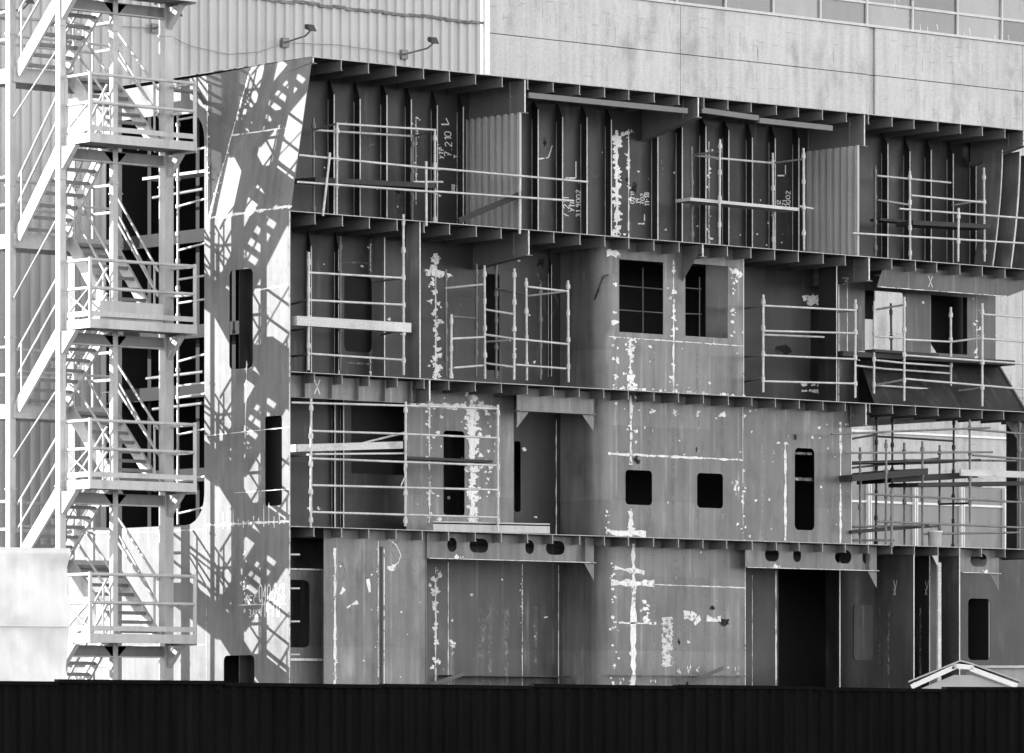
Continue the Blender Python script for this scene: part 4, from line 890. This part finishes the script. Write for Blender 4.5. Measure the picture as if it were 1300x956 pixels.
YFN = -25.0  # hoarding is added, near-black to keep the bottom band of the view dark
fz = Z_at(868, X_at(650, YFN), YFN)
fe = thing('added_hoarding', 'low black ribbed hoarding added across the front to fill the bottom band', 'hoarding', (X_at(650, YFN), YFN, 0))
x = X_at(-150, YFN); pan = 2.42
while x < X_at(1450, YFN):
    m = MB(); dz = R_.uniform(-.014, .012); ty = R_.uniform(-.012, .012); prof = []
    for k in range(11):
        for a, d in ((0, 0), (.10, 0), (.13, .035), (.19, .035)): prof.append((x + k * .22 + a, YFN - d + ty))
    prof.append((x + pan + .03, YFN + ty + .002))
    c = len(prof); sl = R_.uniform(-.006, .006)
    m.add([(a, b, 0) for a, b in prof] + [(a, b, fz + dz - .03 + sl * (a - x)) for a, b in prof], [(i, i + 1, c + i + 1, c + i) for i in range(c - 1)])
    m.hexa([(x, YFN - .06, fz + dz - .045), (x + pan - .012, YFN - .06, fz + dz - .045 + sl * pan), (x + pan - .012, YFN + .04, fz + dz - .045 + sl * pan), (x, YFN + .04, fz + dz - .045)],
           [(x, YFN - .06, fz + dz), (x + pan - .012, YFN - .06, fz + dz + sl * pan), (x + pan - .012, YFN + .04, fz + dz + sl * pan), (x, YFN + .04, fz + dz)])
    for k in range(6): m.tube((x + .16 + k * .44, YFN - .036 + ty, fz - .12), (x + .16 + k * .44, YFN - .05 + ty, fz - .12), .014, 6)
    m.build('hoarding_panel', M['fence'], fe); x += pan
x = X_at(-140, YFN)
while x < X_at(1450, YFN):
    m = MB(); m.box(x, x + .08, YFN + .05, YFN + .13, 0, fz - .05); m.build('post', M['fence'], fe); x += 2.6

# ------------------------------------------------------------------ camera, sky, sun
cd = bpy.data.cameras.new('camera'); cam = bpy.data.objects.new('camera', cd); COL.objects.link(cam)
cam.location = CAM; cam.rotation_euler = F.to_track_quat('-Z', 'Y').to_euler()
cd.sensor_width = 36; cd.lens = FP / 1300 * 36; cd.shift_y = (HOR - 478) / 1300; cd.shift_x = 0
cd.clip_start = 1; cd.clip_end = 3000
scene.camera = cam
EL = rad(16); PHI = rad(35)
world = bpy.data.worlds.new('World'); scene.world = world; world.use_nodes = True
nt = world.node_tree; bg = nt.nodes['Background']
sky = nt.nodes.new('ShaderNodeTexSky'); sky.sky_type = 'NISHITA'; sky.sun_disc = False; sky.dust_density = 0.0; sky.air_density = .8; sky.sun_elevation = EL; sky.sun_rotation = rad(270) + PHI
bw = nt.nodes.new('ShaderNodeRGBToBW'); nt.links.new(sky.outputs[0], bw.inputs[0]); nt.links.new(bw.outputs[0], bg.inputs['Color'])
bg.inputs['Strength'].default_value = .15
sd = bpy.data.lights.new('sun', 'SUN'); sd.energy = 2.3; sd.angle = rad(.5); sd.color = (1, 1, 1)
so = bpy.data.objects.new('sun', sd); COL.objects.link(so)
dirv = Vector((math.cos(EL) * math.cos(PHI), -math.cos(EL) * math.sin(PHI), -math.sin(EL)))
so.rotation_euler = dirv.to_track_quat('-Z', 'Y').to_euler(); so.location = (-40, 0, 40)
vs = scene.view_settings; scene.display_settings.display_device = 'sRGB'
vs.view_transform = 'Standard'; vs.look = 'None'; vs.gamma = 1; vs.use_curve_mapping = False; vs.exposure = 2.7
scene.cycles.max_bounces = 6; scene.cycles.diffuse_bounces = 3
